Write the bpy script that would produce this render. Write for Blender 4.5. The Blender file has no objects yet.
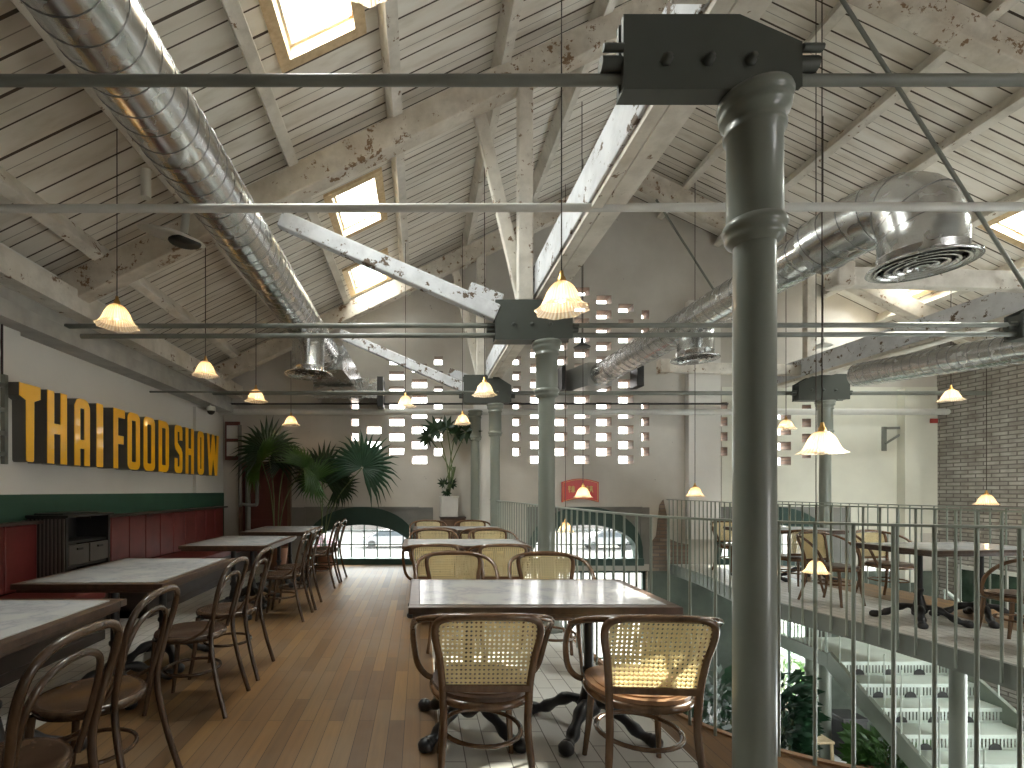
import bpy, bmesh, math, random
from mathutils import Vector, Matrix
R = math.radians
C = bpy.context.scene.collection
S = bpy.context.scene
PI = math.pi

# ---------------------------------------------------------------- camera, sky, sun, exposure
H = 1.30                 # eye height
F = 500.0                # focal length in pixels of the 1024 px frame
VX, VY = 420.0, 491.0    # vanishing point of the depth direction
cam = bpy.data.cameras.new('camera'); cam_o = bpy.data.objects.new('camera', cam); C.objects.link(cam_o)
cam.sensor_width = 36.0; cam.lens = F / 1024 * 36.0
cam.shift_x = (512 - VX) / 1024; cam.shift_y = (VY - 384) / 1024
cam.clip_start = 0.05; cam.clip_end = 400
cam_o.location = (0, 0, H); cam_o.rotation_euler = (R(90), 0, 0)
S.camera = cam_o
w = bpy.data.worlds.new('daylight'); S.world = w; w.use_nodes = True
bg = w.node_tree.nodes['Background']
bg.inputs['Color'].default_value = (1.0, 0.985, 0.96, 1); bg.inputs['Strength'].default_value = 5.5
sun = bpy.data.lights.new('sun', 'SUN'); sun.energy = 22.0; sun.angle = R(0.8); sun.color = (1.0, 0.90, 0.76)
sun_o = bpy.data.objects.new('sun', sun); C.objects.link(sun_o)
SUN_DIR = Vector((-6.75, -3.80, -4.27)).normalized()
sun_o.rotation_euler = SUN_DIR.to_track_quat('-Z', 'Y').to_euler(); sun_o.location = (12, 8, 9)
S.view_settings.view_transform = 'Standard'; S.view_settings.look = 'None'
S.view_settings.exposure = 1.17; S.view_settings.gamma = 1.0; S.view_settings.use_curve_mapping = False
S.cycles.use_denoising = True
S.cycles.max_bounces = 8; S.cycles.diffuse_bounces = 5; S.cycles.glossy_bounces = 3
S.cycles.transparent_max_bounces = 12; S.cycles.transmission_bounces = 6
S.cycles.sample_clamp_indirect = 6.0

def area(name, loc, size, direction, energy, color=(1, 0.95, 0.88)):
    l = bpy.data.lights.new(name, 'AREA'); l.shape = 'RECTANGLE'; l.size, l.size_y = size; l.energy = energy; l.color = color
    o = bpy.data.objects.new(name, l); C.objects.link(o); o.location = loc
    o.rotation_euler = Vector(direction).to_track_quat('-Z', 'Y').to_euler(); return o

# roof geometry (one wide gable over the hall)
EZ, SL, XR = 3.40, 0.48, 3.45            # eave height at X=-3.45, slope, ridge X
ZR = EZ + SL * (XR + 3.45)
def zroof(x): return EZ + SL * (x + 3.45) if x <= XR else ZR - SL * (x - XR)
LW, RW, BW = -3.50, 9.20, 8.90           # left wall, right wall, back wall planes
FWY = -3.4                               # wall behind the viewer
SKY_L = [(-1.01, -0.46, 2.90, 3.80), (-1.01, -0.47, 5.53, 6.43), (-1.08, -0.52, 7.30, 8.18)]
SKY_R = [(7.42, 7.95, 5.67, 6.57), (7.55, 8.05, 7.65, 8.55), (7.42, 7.95, 3.0, 3.9)]  # last one is unseen, added at the row's spacing to pass more sun
for i, (a, b, c, d) in enumerate(SKY_L + SKY_R):   # daylight at each roof window
    x, y = (a + b) / 2, (c + d) / 2
    area('skylight_daylight', (x, y, zroof(x) + 0.35), (0.6, 0.9), (-0.48 if x > XR else 0.48, 0, -1) if x > XR else (0.48, 0, -1), 45 if c > 7 else 85)

def at(px, py, Y):
    return Vector(((px - VX) * Y / F, Y, H - (py - VY) * Y / F))

# ---------------------------------------------------------------- materials
MATS = {}
def newmat(name):
    m = bpy.data.materials.new(name); m.use_nodes = True; MATS[name] = m
    nt = m.node_tree; return m, nt, nt.nodes, nt.links, nt.nodes['Principled BSDF']
def setp(b, **k):
    for n, v in k.items():
        n = {'rough': 'Roughness', 'metal': 'Metallic', 'spec': 'Specular IOR Level', 'coat': 'Coat Weight', 'coatr': 'Coat Roughness', 'trans': 'Transmission Weight', 'ior': 'IOR'}[n]
        b.inputs[n].default_value = v
def pos(n, l, scale=(1, 1, 1), obj=True, rot=(0, 0, 0)):
    if obj:
        tc = n.new('ShaderNodeTexCoord'); out = tc.outputs['Object']
    else:
        g = n.new('ShaderNodeNewGeometry'); out = g.outputs['Position']
    mp = n.new('ShaderNodeMapping'); mp.inputs['Scale'].default_value = scale; mp.inputs['Rotation'].default_value = rot
    l.new(out, mp.inputs['Vector']); return mp.outputs['Vector']
def noise(n, l, vec, scale, detail=4, rough=0.55):
    t = n.new('ShaderNodeTexNoise'); t.inputs['Scale'].default_value = scale; t.inputs['Detail'].default_value = detail
    t.inputs['Roughness'].default_value = rough; l.new(vec, t.inputs['Vector']); return t.outputs['Fac']
def ramp(n, l, fac, stops):
    r = n.new('ShaderNodeValToRGB'); cr = r.color_ramp
    while len(cr.elements) < len(stops): cr.elements.new(0.5)
    for e, (p, c) in zip(cr.elements, stops):
        e.position = p; e.color = (*c, 1) if len(c) == 3 else c
    l.new(fac, r.inputs['Fac']); return r.outputs['Color']
def mixc(n, l, fac, a, b, mode='MIX'):
    x = n.new('ShaderNodeMix'); x.data_type = 'RGBA'; x.blend_type = mode
    for s, v in ((x.inputs[0], fac), (x.inputs[6], a), (x.inputs[7], b)):
        if hasattr(v, 'links'): l.new(v, s)
        else: s.default_value = v if not isinstance(v, tuple) else (*v, 1)[:4]
    return x.outputs[2]
def mathn(n, l, op, a, b=0.0, c=None):
    x = n.new('ShaderNodeMath'); x.operation = op
    for i, v in enumerate((a, b) if c is None else (a, b, c)):
        if hasattr(v, 'links'): l.new(v, x.inputs[i])
        else: x.inputs[i].default_value = v
    return x.outputs[0]
def bump(n, l, b, h, strength=0.3, dist=0.01):
    x = n.new('ShaderNodeBump'); x.inputs['Strength'].default_value = strength; x.inputs['Distance'].default_value = dist
    l.new(h, x.inputs['Height']); l.new(x.outputs['Normal'], b.inputs['Normal'])

def simple(name, col, var=0.12, scale=6, rough=0.6, metal=0.0, world=False, stretch=(1, 1, 1), **k):
    m, nt, n, l, b = newmat(name)
    v = pos(n, l, stretch, not world); f = noise(n, l, v, scale, 5)
    d = tuple(c * (1 - var) for c in col); h = tuple(min(1, c * (1 + var)) for c in col)
    l.new(ramp(n, l, f, [(0.3, d), (0.7, h)]), b.inputs['Base Color']); setp(b, rough=rough, metal=metal, **k)
    return m

def mat_boards():
    m, nt, n, l, b = newmat('white_ceiling_boards')
    g = n.new('ShaderNodeNewGeometry'); sep = n.new('ShaderNodeSeparateXYZ'); l.new(g.outputs['Position'], sep.inputs[0])
    y = mathn(n, l, 'DIVIDE', sep.outputs['Y'], 0.185)
    fr = mathn(n, l, 'FRACT', y); idn = mathn(n, l, 'FLOOR', y)
    wn = n.new('ShaderNodeTexWhiteNoise'); wn.noise_dimensions = '1D'; l.new(idn, wn.inputs['W'])
    gapw = mathn(n, l, 'MULTIPLY_ADD', wn.outputs['Value'], 0.06, 0.06)
    gap = mathn(n, l, 'LESS_THAN', fr, gapw)
    gap = mathn(n, l, 'MAXIMUM', gap, mathn(n, l, 'MULTIPLY', mathn(n, l, 'LESS_THAN', mathn(n, l, 'ABSOLUTE', mathn(n, l, 'SUBTRACT', fr, 0.56)), 0.018), mathn(n, l, 'MULTIPLY', mathn(n, l, 'GREATER_THAN', wn.outputs['Value'], 0.35), 0.6)))
    v = pos(n, l, (1, 4, 1), False); f = noise(n, l, v, 2.2, 6); f2 = noise(n, l, pos(n, l, (1, 1, 1), False), 0.9, 3)
    base = ramp(n, l, f, [(0.28, (0.60, 0.55, 0.47)), (0.48, (0.78, 0.745, 0.68)), (0.75, (0.86, 0.84, 0.79))])
    base = mixc(n, l, mathn(n, l, 'MULTIPLY', wn.outputs['Value'], 0.35), base, (0.62, 0.585, 0.53))
    base = mixc(n, l, ramp(n, l, f2, [(0.45, (0, 0, 0)), (0.75, (0.5, 0.5, 0.5))]), base, (0.66, 0.60, 0.51))
    l.new(mixc(n, l, gap, base, (0.075, 0.055, 0.04)), b.inputs['Base Color']); setp(b, rough=0.75)
    bump(n, l, b, mathn(n, l, 'SUBTRACT', 1.0, gap), 0.6, 0.01); return m
def mat_timber(name, a, c, chip, chips=0.62):
    m, nt, n, l, b = newmat(name)
    v = pos(n, l, (1, 1, 1), False)
    f = noise(n, l, v, 3.0, 6); f2 = noise(n, l, v, 9.0, 8, 0.7); f3 = noise(n, l, v, 1.3, 2)
    col = ramp(n, l, f, [(0.3, a), (0.7, c)])
    k = mathn(n, l, 'MULTIPLY_ADD', f3, 0.18, f2)
    f4 = noise(n, l, v, 5.0, 6, 0.65); col = mixc(n, l, ramp(n, l, f4, [(0.45, (0, 0, 0)), (0.75, (0.55, 0.55, 0.55))]), col, tuple(q * 0.62 for q in a))
    col = mixc(n, l, ramp(n, l, k, [(chips + 0.17, (0, 0, 0)), (chips + 0.20, (1, 1, 1))]), col, chip)
    l.new(col, b.inputs['Base Color']); setp(b, rough=0.7); bump(n, l, b, f2, 0.4, 0.008); return m
def mat_planks():
    m, nt, n, l, b = newmat('floor_planks_and_tiles')
    g = n.new('ShaderNodeNewGeometry'); sep = n.new('ShaderNodeSeparateXYZ'); l.new(g.outputs['Position'], sep.inputs[0])
    X, Y = sep.outputs['X'], sep.outputs['Y']
    vec = n.new('ShaderNodeCombineXYZ'); l.new(Y, vec.inputs[0]); l.new(X, vec.inputs[1])
    bt = n.new('ShaderNodeTexBrick'); l.new(vec.outputs[0], bt.inputs['Vector'])
    bt.offset = 0.37; bt.offset_frequency = 2
    for k_, v_ in (('Scale', 1.0), ('Mortar Size', 0.0016), ('Mortar Smooth', 0.1), ('Bias', 0.0), ('Brick Width', 0.78), ('Row Height', 0.086)):
        bt.inputs[k_].default_value = v_
    bt.inputs['Color1'].default_value = (0, 0, 0, 1); bt.inputs['Color2'].default_value = (1, 1, 1, 1); bt.inputs['Mortar'].default_value = (0.5, 0.5, 0.5, 1)
    wood = ramp(n, l, bt.outputs['Color'], [(0.0, (0.125, 0.076, 0.042)), (0.3, (0.225, 0.125, 0.050)), (0.55, (0.165, 0.100, 0.055)), (0.8, (0.255, 0.152, 0.062)), (1.0, (0.19, 0.125, 0.072))])
    gr = noise(n, l, pos(n, l, (22, 1.3, 1), False), 1.5, 7, 0.65)
    wood = mixc(n, l, 0.7, wood, ramp(n, l, gr, [(0.25, (0.55, 0.5, 0.45)), (0.7, (1.1, 1.05, 1.0))]), 'MULTIPLY')
    wear = noise(n, l, pos(n, l, (1, 1, 1), False), 1.6, 4)
    wood = mixc(n, l, ramp(n, l, wear, [(0.45, (0, 0, 0)), (0.8, (0.5, 0.5, 0.5))]), wood, (0.20, 0.16, 0.12))
    wood = mixc(n, l, bt.outputs['Fac'], wood, (0.04, 0.025, 0.015))
    t = n.new('ShaderNodeTexBrick'); l.new(vec.outputs[0], t.inputs['Vector']); t.offset = 0.5
    for k_, v_ in (('Scale', 1.0), ('Mortar Size', 0.003), ('Mortar Smooth', 0.1), ('Bias', 0.0), ('Brick Width', 0.3), ('Row Height', 0.11)):
        t.inputs[k_].default_value = v_
    t.inputs['Color1'].default_value = (0.52, 0.51, 0.47, 1); t.inputs['Color2'].default_value = (0.62, 0.61, 0.58, 1); t.inputs['Mortar'].default_value = (0.17, 0.16, 0.15, 1)
    def between(a, c):
        return mathn(n, l, 'MULTIPLY', mathn(n, l, 'GREATER_THAN', X, a), mathn(n, l, 'LESS_THAN', X, c))
    mask = mathn(n, l, 'MAXIMUM', between(-4.0, -2.1), mathn(n, l, 'MAXIMUM', between(0.10, 1.33), between(2.6, 5.55)))
    l.new(mixc(n, l, mask, wood, t.outputs['Color']), b.inputs['Base Color'])
    l.new(mathn(n, l, 'MULTIPLY_ADD', gr, 0.25, 0.33), b.inputs['Roughness']); setp(b, spec=0.25)
    bump(n, l, b, mathn(n, l, 'SUBTRACT', 1.0, bt.outputs['Fac']), 0.25, 0.003); return m
def mat_plaster(name, a, c, spots=(0.18, 0.16, 0.14), scale=1.1):
    m, nt, n, l, b = newmat(name)
    v = pos(n, l, (1, 1, 1), False); f = noise(n, l, v, scale, 5); f2 = noise(n, l, v, 7.0, 5, 0.7)
    col = ramp(n, l, f, [(0.3, a), (0.7, c)])
    col = mixc(n, l, ramp(n, l, f2, [(0.70, (0, 0, 0)), (0.73, (1, 1, 1))]), col, spots)
    l.new(col, b.inputs['Base Color']); setp(b, rough=0.85); bump(n, l, b, f2, 0.25, 0.01); return m
def mat_brick(name, c1, c2, mortar, axis='YZ'):
    m, nt, n, l, b = newmat(name)
    g = n.new('ShaderNodeNewGeometry'); sep = n.new('ShaderNodeSeparateXYZ'); l.new(g.outputs['Position'], sep.inputs[0])
    vec = n.new('ShaderNodeCombineXYZ'); l.new(sep.outputs[axis[0]], vec.inputs[0]); l.new(sep.outputs['Z'], vec.inputs[1])
    nz = noise(n, l, pos(n, l, (1, 1, 1), False), 5, 4)
    bt = n.new('ShaderNodeTexBrick'); l.new(vec.outputs[0], bt.inputs['Vector'])
    for k_, v_ in (('Scale', 1.0), ('Mortar Size', 0.010), ('Mortar Smooth', 0.3), ('Bias', 0.0), ('Brick Width', 0.23), ('Row Height', 0.066)):
        bt.inputs[k_].default_value = v_
    bt.inputs['Color1'].default_value = (*c1, 1); bt.inputs['Color2'].default_value = (*c2, 1); bt.inputs['Mortar'].default_value = (*mortar, 1)
    l.new(mixc(n, l, ramp(n, l, nz, [(0.35, (0, 0, 0)), (0.75, (0.7, 0.7, 0.7))]), bt.outputs['Color'], (0.16, 0.14, 0.12)), b.inputs['Base Color'])
    setp(b, rough=0.9); bump(n, l, b, mathn(n, l, 'SUBTRACT', nz, bt.outputs['Fac']), 0.8, 0.02); return m, n, l, b
def mat_marble():
    m, nt, n, l, b = newmat('white_marble')
    v = pos(n, l, (1, 1, 1), False)
    f = noise(n, l, v, 3.2, 7, 0.6); vein = mathn(n, l, 'ABSOLUTE', mathn(n, l, 'SUBTRACT', f, 0.5))
    f2 = noise(n, l, v, 1.5, 3)
    col = ramp(n, l, vein, [(0.0, (0.46, 0.47, 0.50)), (0.02, (0.54, 0.55, 0.57)), (0.10, (0.62, 0.62, 0.62))])
    col = mixc(n, l, 0.5, col, ramp(n, l, f2, [(0.3, (0.75, 0.76, 0.8)), (0.7, (1, 1, 1))]), 'MULTIPLY')
    l.new(col, b.inputs['Base Color']); setp(b, rough=0.18, spec=0.6); return m
def mat_wood(name, a, c, rough=0.35, stretch=(3, 3, 1), coat=0.2):
    m, nt, n, l, b = newmat(name)
    f = noise(n, l, pos(n, l, stretch), 7, 6, 0.6)
    l.new(ramp(n, l, f, [(0.3, a), (0.7, c)]), b.inputs['Base Color']); setp(b, rough=rough, coat=coat, coatr=0.25); return m
def mat_cane():
    m, nt, n, l, b = newmat('woven_cane')
    tc = n.new('ShaderNodeTexCoord'); sep = n.new('ShaderNodeSeparateXYZ'); l.new(tc.outputs['Object'], sep.inputs[0])
    P_ = 0.0190
    def tri(o): return mathn(n, l, 'ABSOLUTE', mathn(n, l, 'SUBTRACT', mathn(n, l, 'FRACT', mathn(n, l, 'DIVIDE', o, P_)), 0.5))
    a, c = tri(sep.outputs['X']), tri(sep.outputs['Z'])
    d = mathn(n, l, 'SQRT', mathn(n, l, 'ADD', mathn(n, l, 'MULTIPLY', a, a), mathn(n, l, 'MULTIPLY', c, c)))
    hole = mathn(n, l, 'LESS_THAN', d, 0.29)
    f = noise(n, l, pos(n, l), 40, 3)
    l.new(ramp(n, l, f, [(0.3, (0.74, 0.62, 0.34)), (0.7, (0.90, 0.79, 0.50))]), b.inputs['Base Color']); setp(b, rough=0.5)
    tl = n.new('ShaderNodeBsdfTranslucent'); tl.inputs['Color'].default_value = (0.9, 0.78, 0.48, 1)
    ms0 = n.new('ShaderNodeMixShader'); ms0.inputs[0].default_value = 0.35
    l.new(b.outputs[0], ms0.inputs[1]); l.new(tl.outputs[0], ms0.inputs[2])
    tr = n.new('ShaderNodeBsdfTransparent'); ms = n.new('ShaderNodeMixShader')
    l.new(hole, ms.inputs[0]); l.new(ms0.outputs[0], ms.inputs[1]); l.new(tr.outputs[0], ms.inputs[2])
    l.new(ms.outputs[0], n['Material Output'].inputs['Surface']); return m
def mat_glasspane(name, refl=0.12, tint=(0.93, 0.97, 0.97)):
    m, nt, n, l, b = newmat(name)
    n.remove(b); tr = n.new('ShaderNodeBsdfTransparent'); tr.inputs['Color'].default_value = (*tint, 1)
    gl = n.new('ShaderNodeBsdfGlossy'); gl.inputs['Roughness'].default_value = 0.03
    ms = n.new('ShaderNodeMixShader'); lw = n.new('ShaderNodeLayerWeight'); lw.inputs['Blend'].default_value = 0.25
    l.new(mathn(n, l, 'MULTIPLY_ADD', lw.outputs['Facing'], 0.4, refl * 0.3), ms.inputs[0])
    l.new(tr.outputs[0], ms.inputs[1]); l.new(gl.outputs[0], ms.inputs[2]); l.new(ms.outputs[0], n['Material Output'].inputs['Surface']); return m
def mat_shade():
    m, nt, n, l, b = newmat('ribbed_glass_shade')
    n.remove(b); tl = n.new('ShaderNodeBsdfTranslucent'); tl.inputs['Color'].default_value = (0.95, 0.86, 0.70, 1)
    gl = n.new('ShaderNodeBsdfGlossy'); gl.inputs['Roughness'].default_value = 0.12
    tr = n.new('ShaderNodeBsdfTransparent'); tr.inputs['Color'].default_value = (0.96, 0.94, 0.9, 1)
    df = n.new('ShaderNodeBsdfDiffuse'); df.inputs['Color'].default_value = (0.82, 0.78, 0.70, 1)
    a = n.new('ShaderNodeMixShader'); a.inputs[0].default_value = 0.3; l.new(tl.outputs[0], a.inputs[1]); l.new(df.outputs[0], a.inputs[2])
    c = n.new('ShaderNodeMixShader'); c.inputs[0].default_value = 0.13; l.new(a.outputs[0], c.inputs[1]); l.new(tr.outputs[0], c.inputs[2])
    d = n.new('ShaderNodeMixShader'); d.inputs[0].default_value = 0.14; l.new(c.outputs[0], d.inputs[1]); l.new(gl.outputs[0], d.inputs[2])
    tc = n.new('ShaderNodeTexCoord'); sp = n.new('ShaderNodeSeparateXYZ'); l.new(tc.outputs['Object'], sp.inputs[0])
    an = mathn(n, l, 'SINE', mathn(n, l, 'MULTIPLY', mathn(n, l, 'ARCTAN2', sp.outputs['Y'], sp.outputs['X']), 36.0))
    bp_ = n.new('ShaderNodeBump'); bp_.inputs['Strength'].default_value = 0.9; bp_.inputs['Distance'].default_value = 0.004; l.new(an, bp_.inputs['Height'])
    for q_ in (gl, df, tl): l.new(bp_.outputs['Normal'], q_.inputs['Normal'])
    rc = ramp(n, l, mathn(n, l, 'MULTIPLY_ADD', an, 0.5, 0.5), [(0.1, (0.80, 0.66, 0.46)), (0.9, (0.98, 0.92, 0.80))]); l.new(rc, tl.inputs['Color'])
    l.new(mathn(n, l, 'MULTIPLY_ADD', mathn(n, l, 'LESS_THAN', sp.outputs['Z'], -0.128), 0.30, 0.12), c.inputs[0])
    l.new(d.outputs[0], n['Material Output'].inputs['Surface']); return m
def mat_emit(name, col, s):
    m, nt, n, l, b = newmat(name); b.inputs['Emission Color'].default_value = (*col, 1); b.inputs['Emission Strength'].default_value = s
    b.inputs['Base Color'].default_value = (*col, 1); return m
def mat_metal(name, a, c, rough, scale=3):
    m, nt, n, l, b = newmat(name); v = pos(n, l, (1, 1, 1), False)
    f = noise(n, l, v, scale, 5, 0.6); l.new(ramp(n, l, f, [(0.3, a), (0.7, c)]), b.inputs['Base Color'])
    vo = n.new('ShaderNodeTexVoronoi'); vo.inputs['Scale'].default_value = 14; l.new(v, vo.inputs['Vector'])
    l.new(mathn(n, l, 'MULTIPLY_ADD', vo.outputs['Distance'], 0.10, rough), b.inputs['Roughness']); setp(b, metal=1.0); return m
def mat_leaf(name, a, c):
    m, nt, n, l, b = newmat(name); f = noise(n, l, pos(n, l), 8, 3)
    l.new(ramp(n, l, f, [(0.3, a), (0.7, c)]), b.inputs['Base Color']); setp(b, rough=0.45)
    tl = n.new('ShaderNodeBsdfTranslucent'); tl.inputs['Color'].default_value = (*[min(1, x * 1.6) for x in c], 1)
    ms = n.new('ShaderNodeMixShader'); ms.inputs[0].default_value = 0.25
    l.new(b.outputs[0], ms.inputs[1]); l.new(tl.outputs[0], ms.inputs[2]); l.new(ms.outputs[0], n['Material Output'].inputs['Surface']); return m

M = {}
M['boards'] = mat_boards()
M['timber'] = mat_timber('peeling_white_timber', (0.58, 0.54, 0.47), (0.78, 0.75, 0.69), (0.20, 0.13, 0.08), 0.535)
M['timber_blue'] = mat_timber('peeling_pale_blue_timber', (0.58, 0.60, 0.64), (0.76, 0.78, 0.82), (0.12, 0.085, 0.06), 0.49)
M['timber_worn'] = mat_timber('bare_worn_timber', (0.48, 0.42, 0.34), (0.72, 0.68, 0.61), (0.20, 0.12, 0.065), 0.505)
M['planks'] = mat_planks()
M['plaster'] = mat_plaster('grey_plaster', (0.47, 0.445, 0.405), (0.60, 0.575, 0.53))
M['plaster_white'] = mat_plaster('white_plaster', (0.62, 0.61, 0.58), (0.72, 0.71, 0.68), (0.5, 0.48, 0.45), 0.7)
M['plaster_dado'] = simple('grey_painted_dado', (0.20, 0.20, 0.19), 0.15, 3, 0.8, world=True)
M['green_wall'] = simple('dark_green_paint', (0.025, 0.085, 0.055), 0.12, 3, 0.55, world=True)
M['green_arch'] = simple('deep_green_steel', (0.022, 0.055, 0.045), 0.15, 3, 0.5, world=True)
M['brick'], *_ = mat_brick('grey_brick', (0.33, 0.315, 0.29), (0.50, 0.485, 0.45), (0.17, 0.16, 0.15), 'YZ')
M['brick_reveal'], *_ = mat_brick('brown_brick', (0.23, 0.16, 0.12), (0.33, 0.26, 0.21), (0.18, 0.16, 0.14), 'XZ')
M['red'] = simple('dark_red_leather', (0.185, 0.034, 0.032), 0.18, 4, 0.42, world=True)
M['red_dark'] = simple('maroon_door_paint', (0.12, 0.035, 0.028), 0.2, 4, 0.5)
M['dark_panel'] = simple('dark_brown_panel', (0.055, 0.04, 0.033), 0.2, 5, 0.5)
M['marble'] = mat_marble()
M['table_wood'] = mat_wood('table_edge_walnut', (0.045, 0.024, 0.016), (0.095, 0.052, 0.032), 0.35)
M['bent_dark'] = mat_wood('dark_bentwood', (0.042, 0.023, 0.014), (0.095, 0.055, 0.033), 0.26, coat=0.5)
M['bent'] = mat_wood('walnut_bentwood', (0.095, 0.048, 0.025), (0.20, 0.108, 0.056), 0.26, coat=0.5)
M['seat'] = mat_wood('seat_plywood', (0.06, 0.032, 0.02), (0.11, 0.06, 0.036), 0.35)
M['seat_sunlit'] = mat_wood('light_beech_seat', (0.36, 0.19, 0.095), (0.50, 0.28, 0.15), 0.35)  # same seat wood, lightened to paint in the sun on one chair
M['cane'] = mat_cane()
M['iron'] = simple('black_cast_iron', (0.018, 0.019, 0.022), 0.3, 12, 0.38)
M['duct'] = mat_metal('galvanised_steel', (0.60, 0.61, 0.61), (0.66, 0.67, 0.67), 0.20)
M['duct_matte'] = simple('matte_sheet_steel', (0.42, 0.43, 0.42), 0.1, 3, 0.35, metal=0.55)
M['duct_dark'] = mat_metal('seam_steel', (0.25, 0.25, 0.25), (0.32, 0.32, 0.32), 0.35)
M['black'] = simple('black_plastic', (0.02, 0.02, 0.02), 0.2, 6, 0.5)
M['sage'] = simple('sage_painted_iron', (0.195, 0.215, 0.19), 0.08, 3, 0.38, world=True, coat=0.25)
M['sage_unlit'] = simple('unlit_sage_iron', (0.062, 0.070, 0.062), 0.10, 4, 0.45, world=True)  # column paint darkened: the plates' lack of light is in the colour
M['rail'] = simple('pale_sage_railing', (0.25, 0.285, 0.245), 0.08, 4, 0.38)
M['rod'] = simple('grey_green_rod', (0.17, 0.18, 0.16), 0.15, 5, 0.45, world=True)
M['pipe_white'] = simple('white_pipe_paint', (0.58, 0.58, 0.55), 0.08, 4, 0.45, world=True)
M['fascia'] = simple('grey_green_fascia', (0.17, 0.19, 0.175), 0.12, 3, 0.5, world=True)
M['skyframe'] = mat_wood('pine_window_frame', (0.50, 0.36, 0.20), (0.68, 0.53, 0.33), 0.45, coat=0)
M['pane'] = mat_glasspane('window_glass')
M['yellow'] = simple('glossy_amber_face', (0.95, 0.50, 0.010), 0.06, 3, 0.28, coat=0.25, coatr=0.05)
M['letter_side'] = simple('grey_letter_return', (0.11, 0.105, 0.095), 0.1, 4, 0.5)
M['shade'] = mat_shade()
M['bulb'] = mat_emit('warm_bulb', (1.0, 0.56, 0.2), 4)
M['brass'] = simple('brass', (0.60, 0.36, 0.12), 0.1, 10, 0.3, metal=1.0)
M['cord'] = simple('brown_flex', (0.05, 0.035, 0.028), 0.1, 10, 0.7)
M['leaf_dark'] = mat_leaf('dark_palm_leaf', (0.006, 0.020, 0.008), (0.016, 0.042, 0.014))
M['leaf'] = mat_leaf('palm_leaf', (0.022, 0.065, 0.014), (0.055, 0.135, 0.024))
M['leaf_blue'] = mat_leaf('blue_green_leaf', (0.010, 0.034, 0.018), (0.02, 0.062, 0.030))
M['stem'] = simple('green_stem', (0.10, 0.14, 0.05), 0.2, 8, 0.5)
M['white_pot'] = simple('white_planter', (0.58, 0.57, 0.54), 0.06, 5, 0.5)
M['terracotta'] = simple('terracotta', (0.28, 0.13, 0.07), 0.2, 6, 0.7)
M['soil'] = simple('soil', (0.04, 0.028, 0.02), 0.3, 20, 0.9)
M['crate'] = mat_wood('brown_crate_wood', (0.10, 0.058, 0.036), (0.17, 0.10, 0.062), 0.5, coat=0)
M['plaque_red'] = simple('red_plaque', (0.50, 0.018, 0.012), 0.08, 4, 0.35)
M['gold'] = simple('gold_lettering', (0.62, 0.42, 0.12), 0.15, 10, 0.4)
M['white_dish'] = simple('white_enamel', (0.68, 0.67, 0.63), 0.05, 5, 0.35)
M['stairs'] = simple('mint_white_steel', (0.60, 0.68, 0.63), 0.06, 4, 0.4)
M['lower_floor'] = simple('pale_terrazzo', (0.46, 0.46, 0.45), 0.12, 6, 0.4, world=True)
M['asphalt'] = simple('pale_street_paving', (0.075, 0.073, 0.07), 0.35, 0.5, 0.9, world=True)
M['car_white'] = simple('white_car_paint', (0.17, 0.17, 0.18), 0.04, 1, 0.25, coat=0.6)
M['car_pink'] = simple('pinkish_car_paint', (0.15, 0.09, 0.105), 0.04, 1, 0.25, coat=0.6)
M['car_glass'] = simple('dark_car_glass', (0.05, 0.06, 0.07), 0.1, 1, 0.12)
M['far_wall'] = simple('pale_render', (0.10, 0.09, 0.085), 0.15, 0.7, 0.9, world=True)
M['hedge'] = mat_leaf('hedge_leaf', (0.07, 0.12, 0.04), (0.15, 0.22, 0.08))

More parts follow.
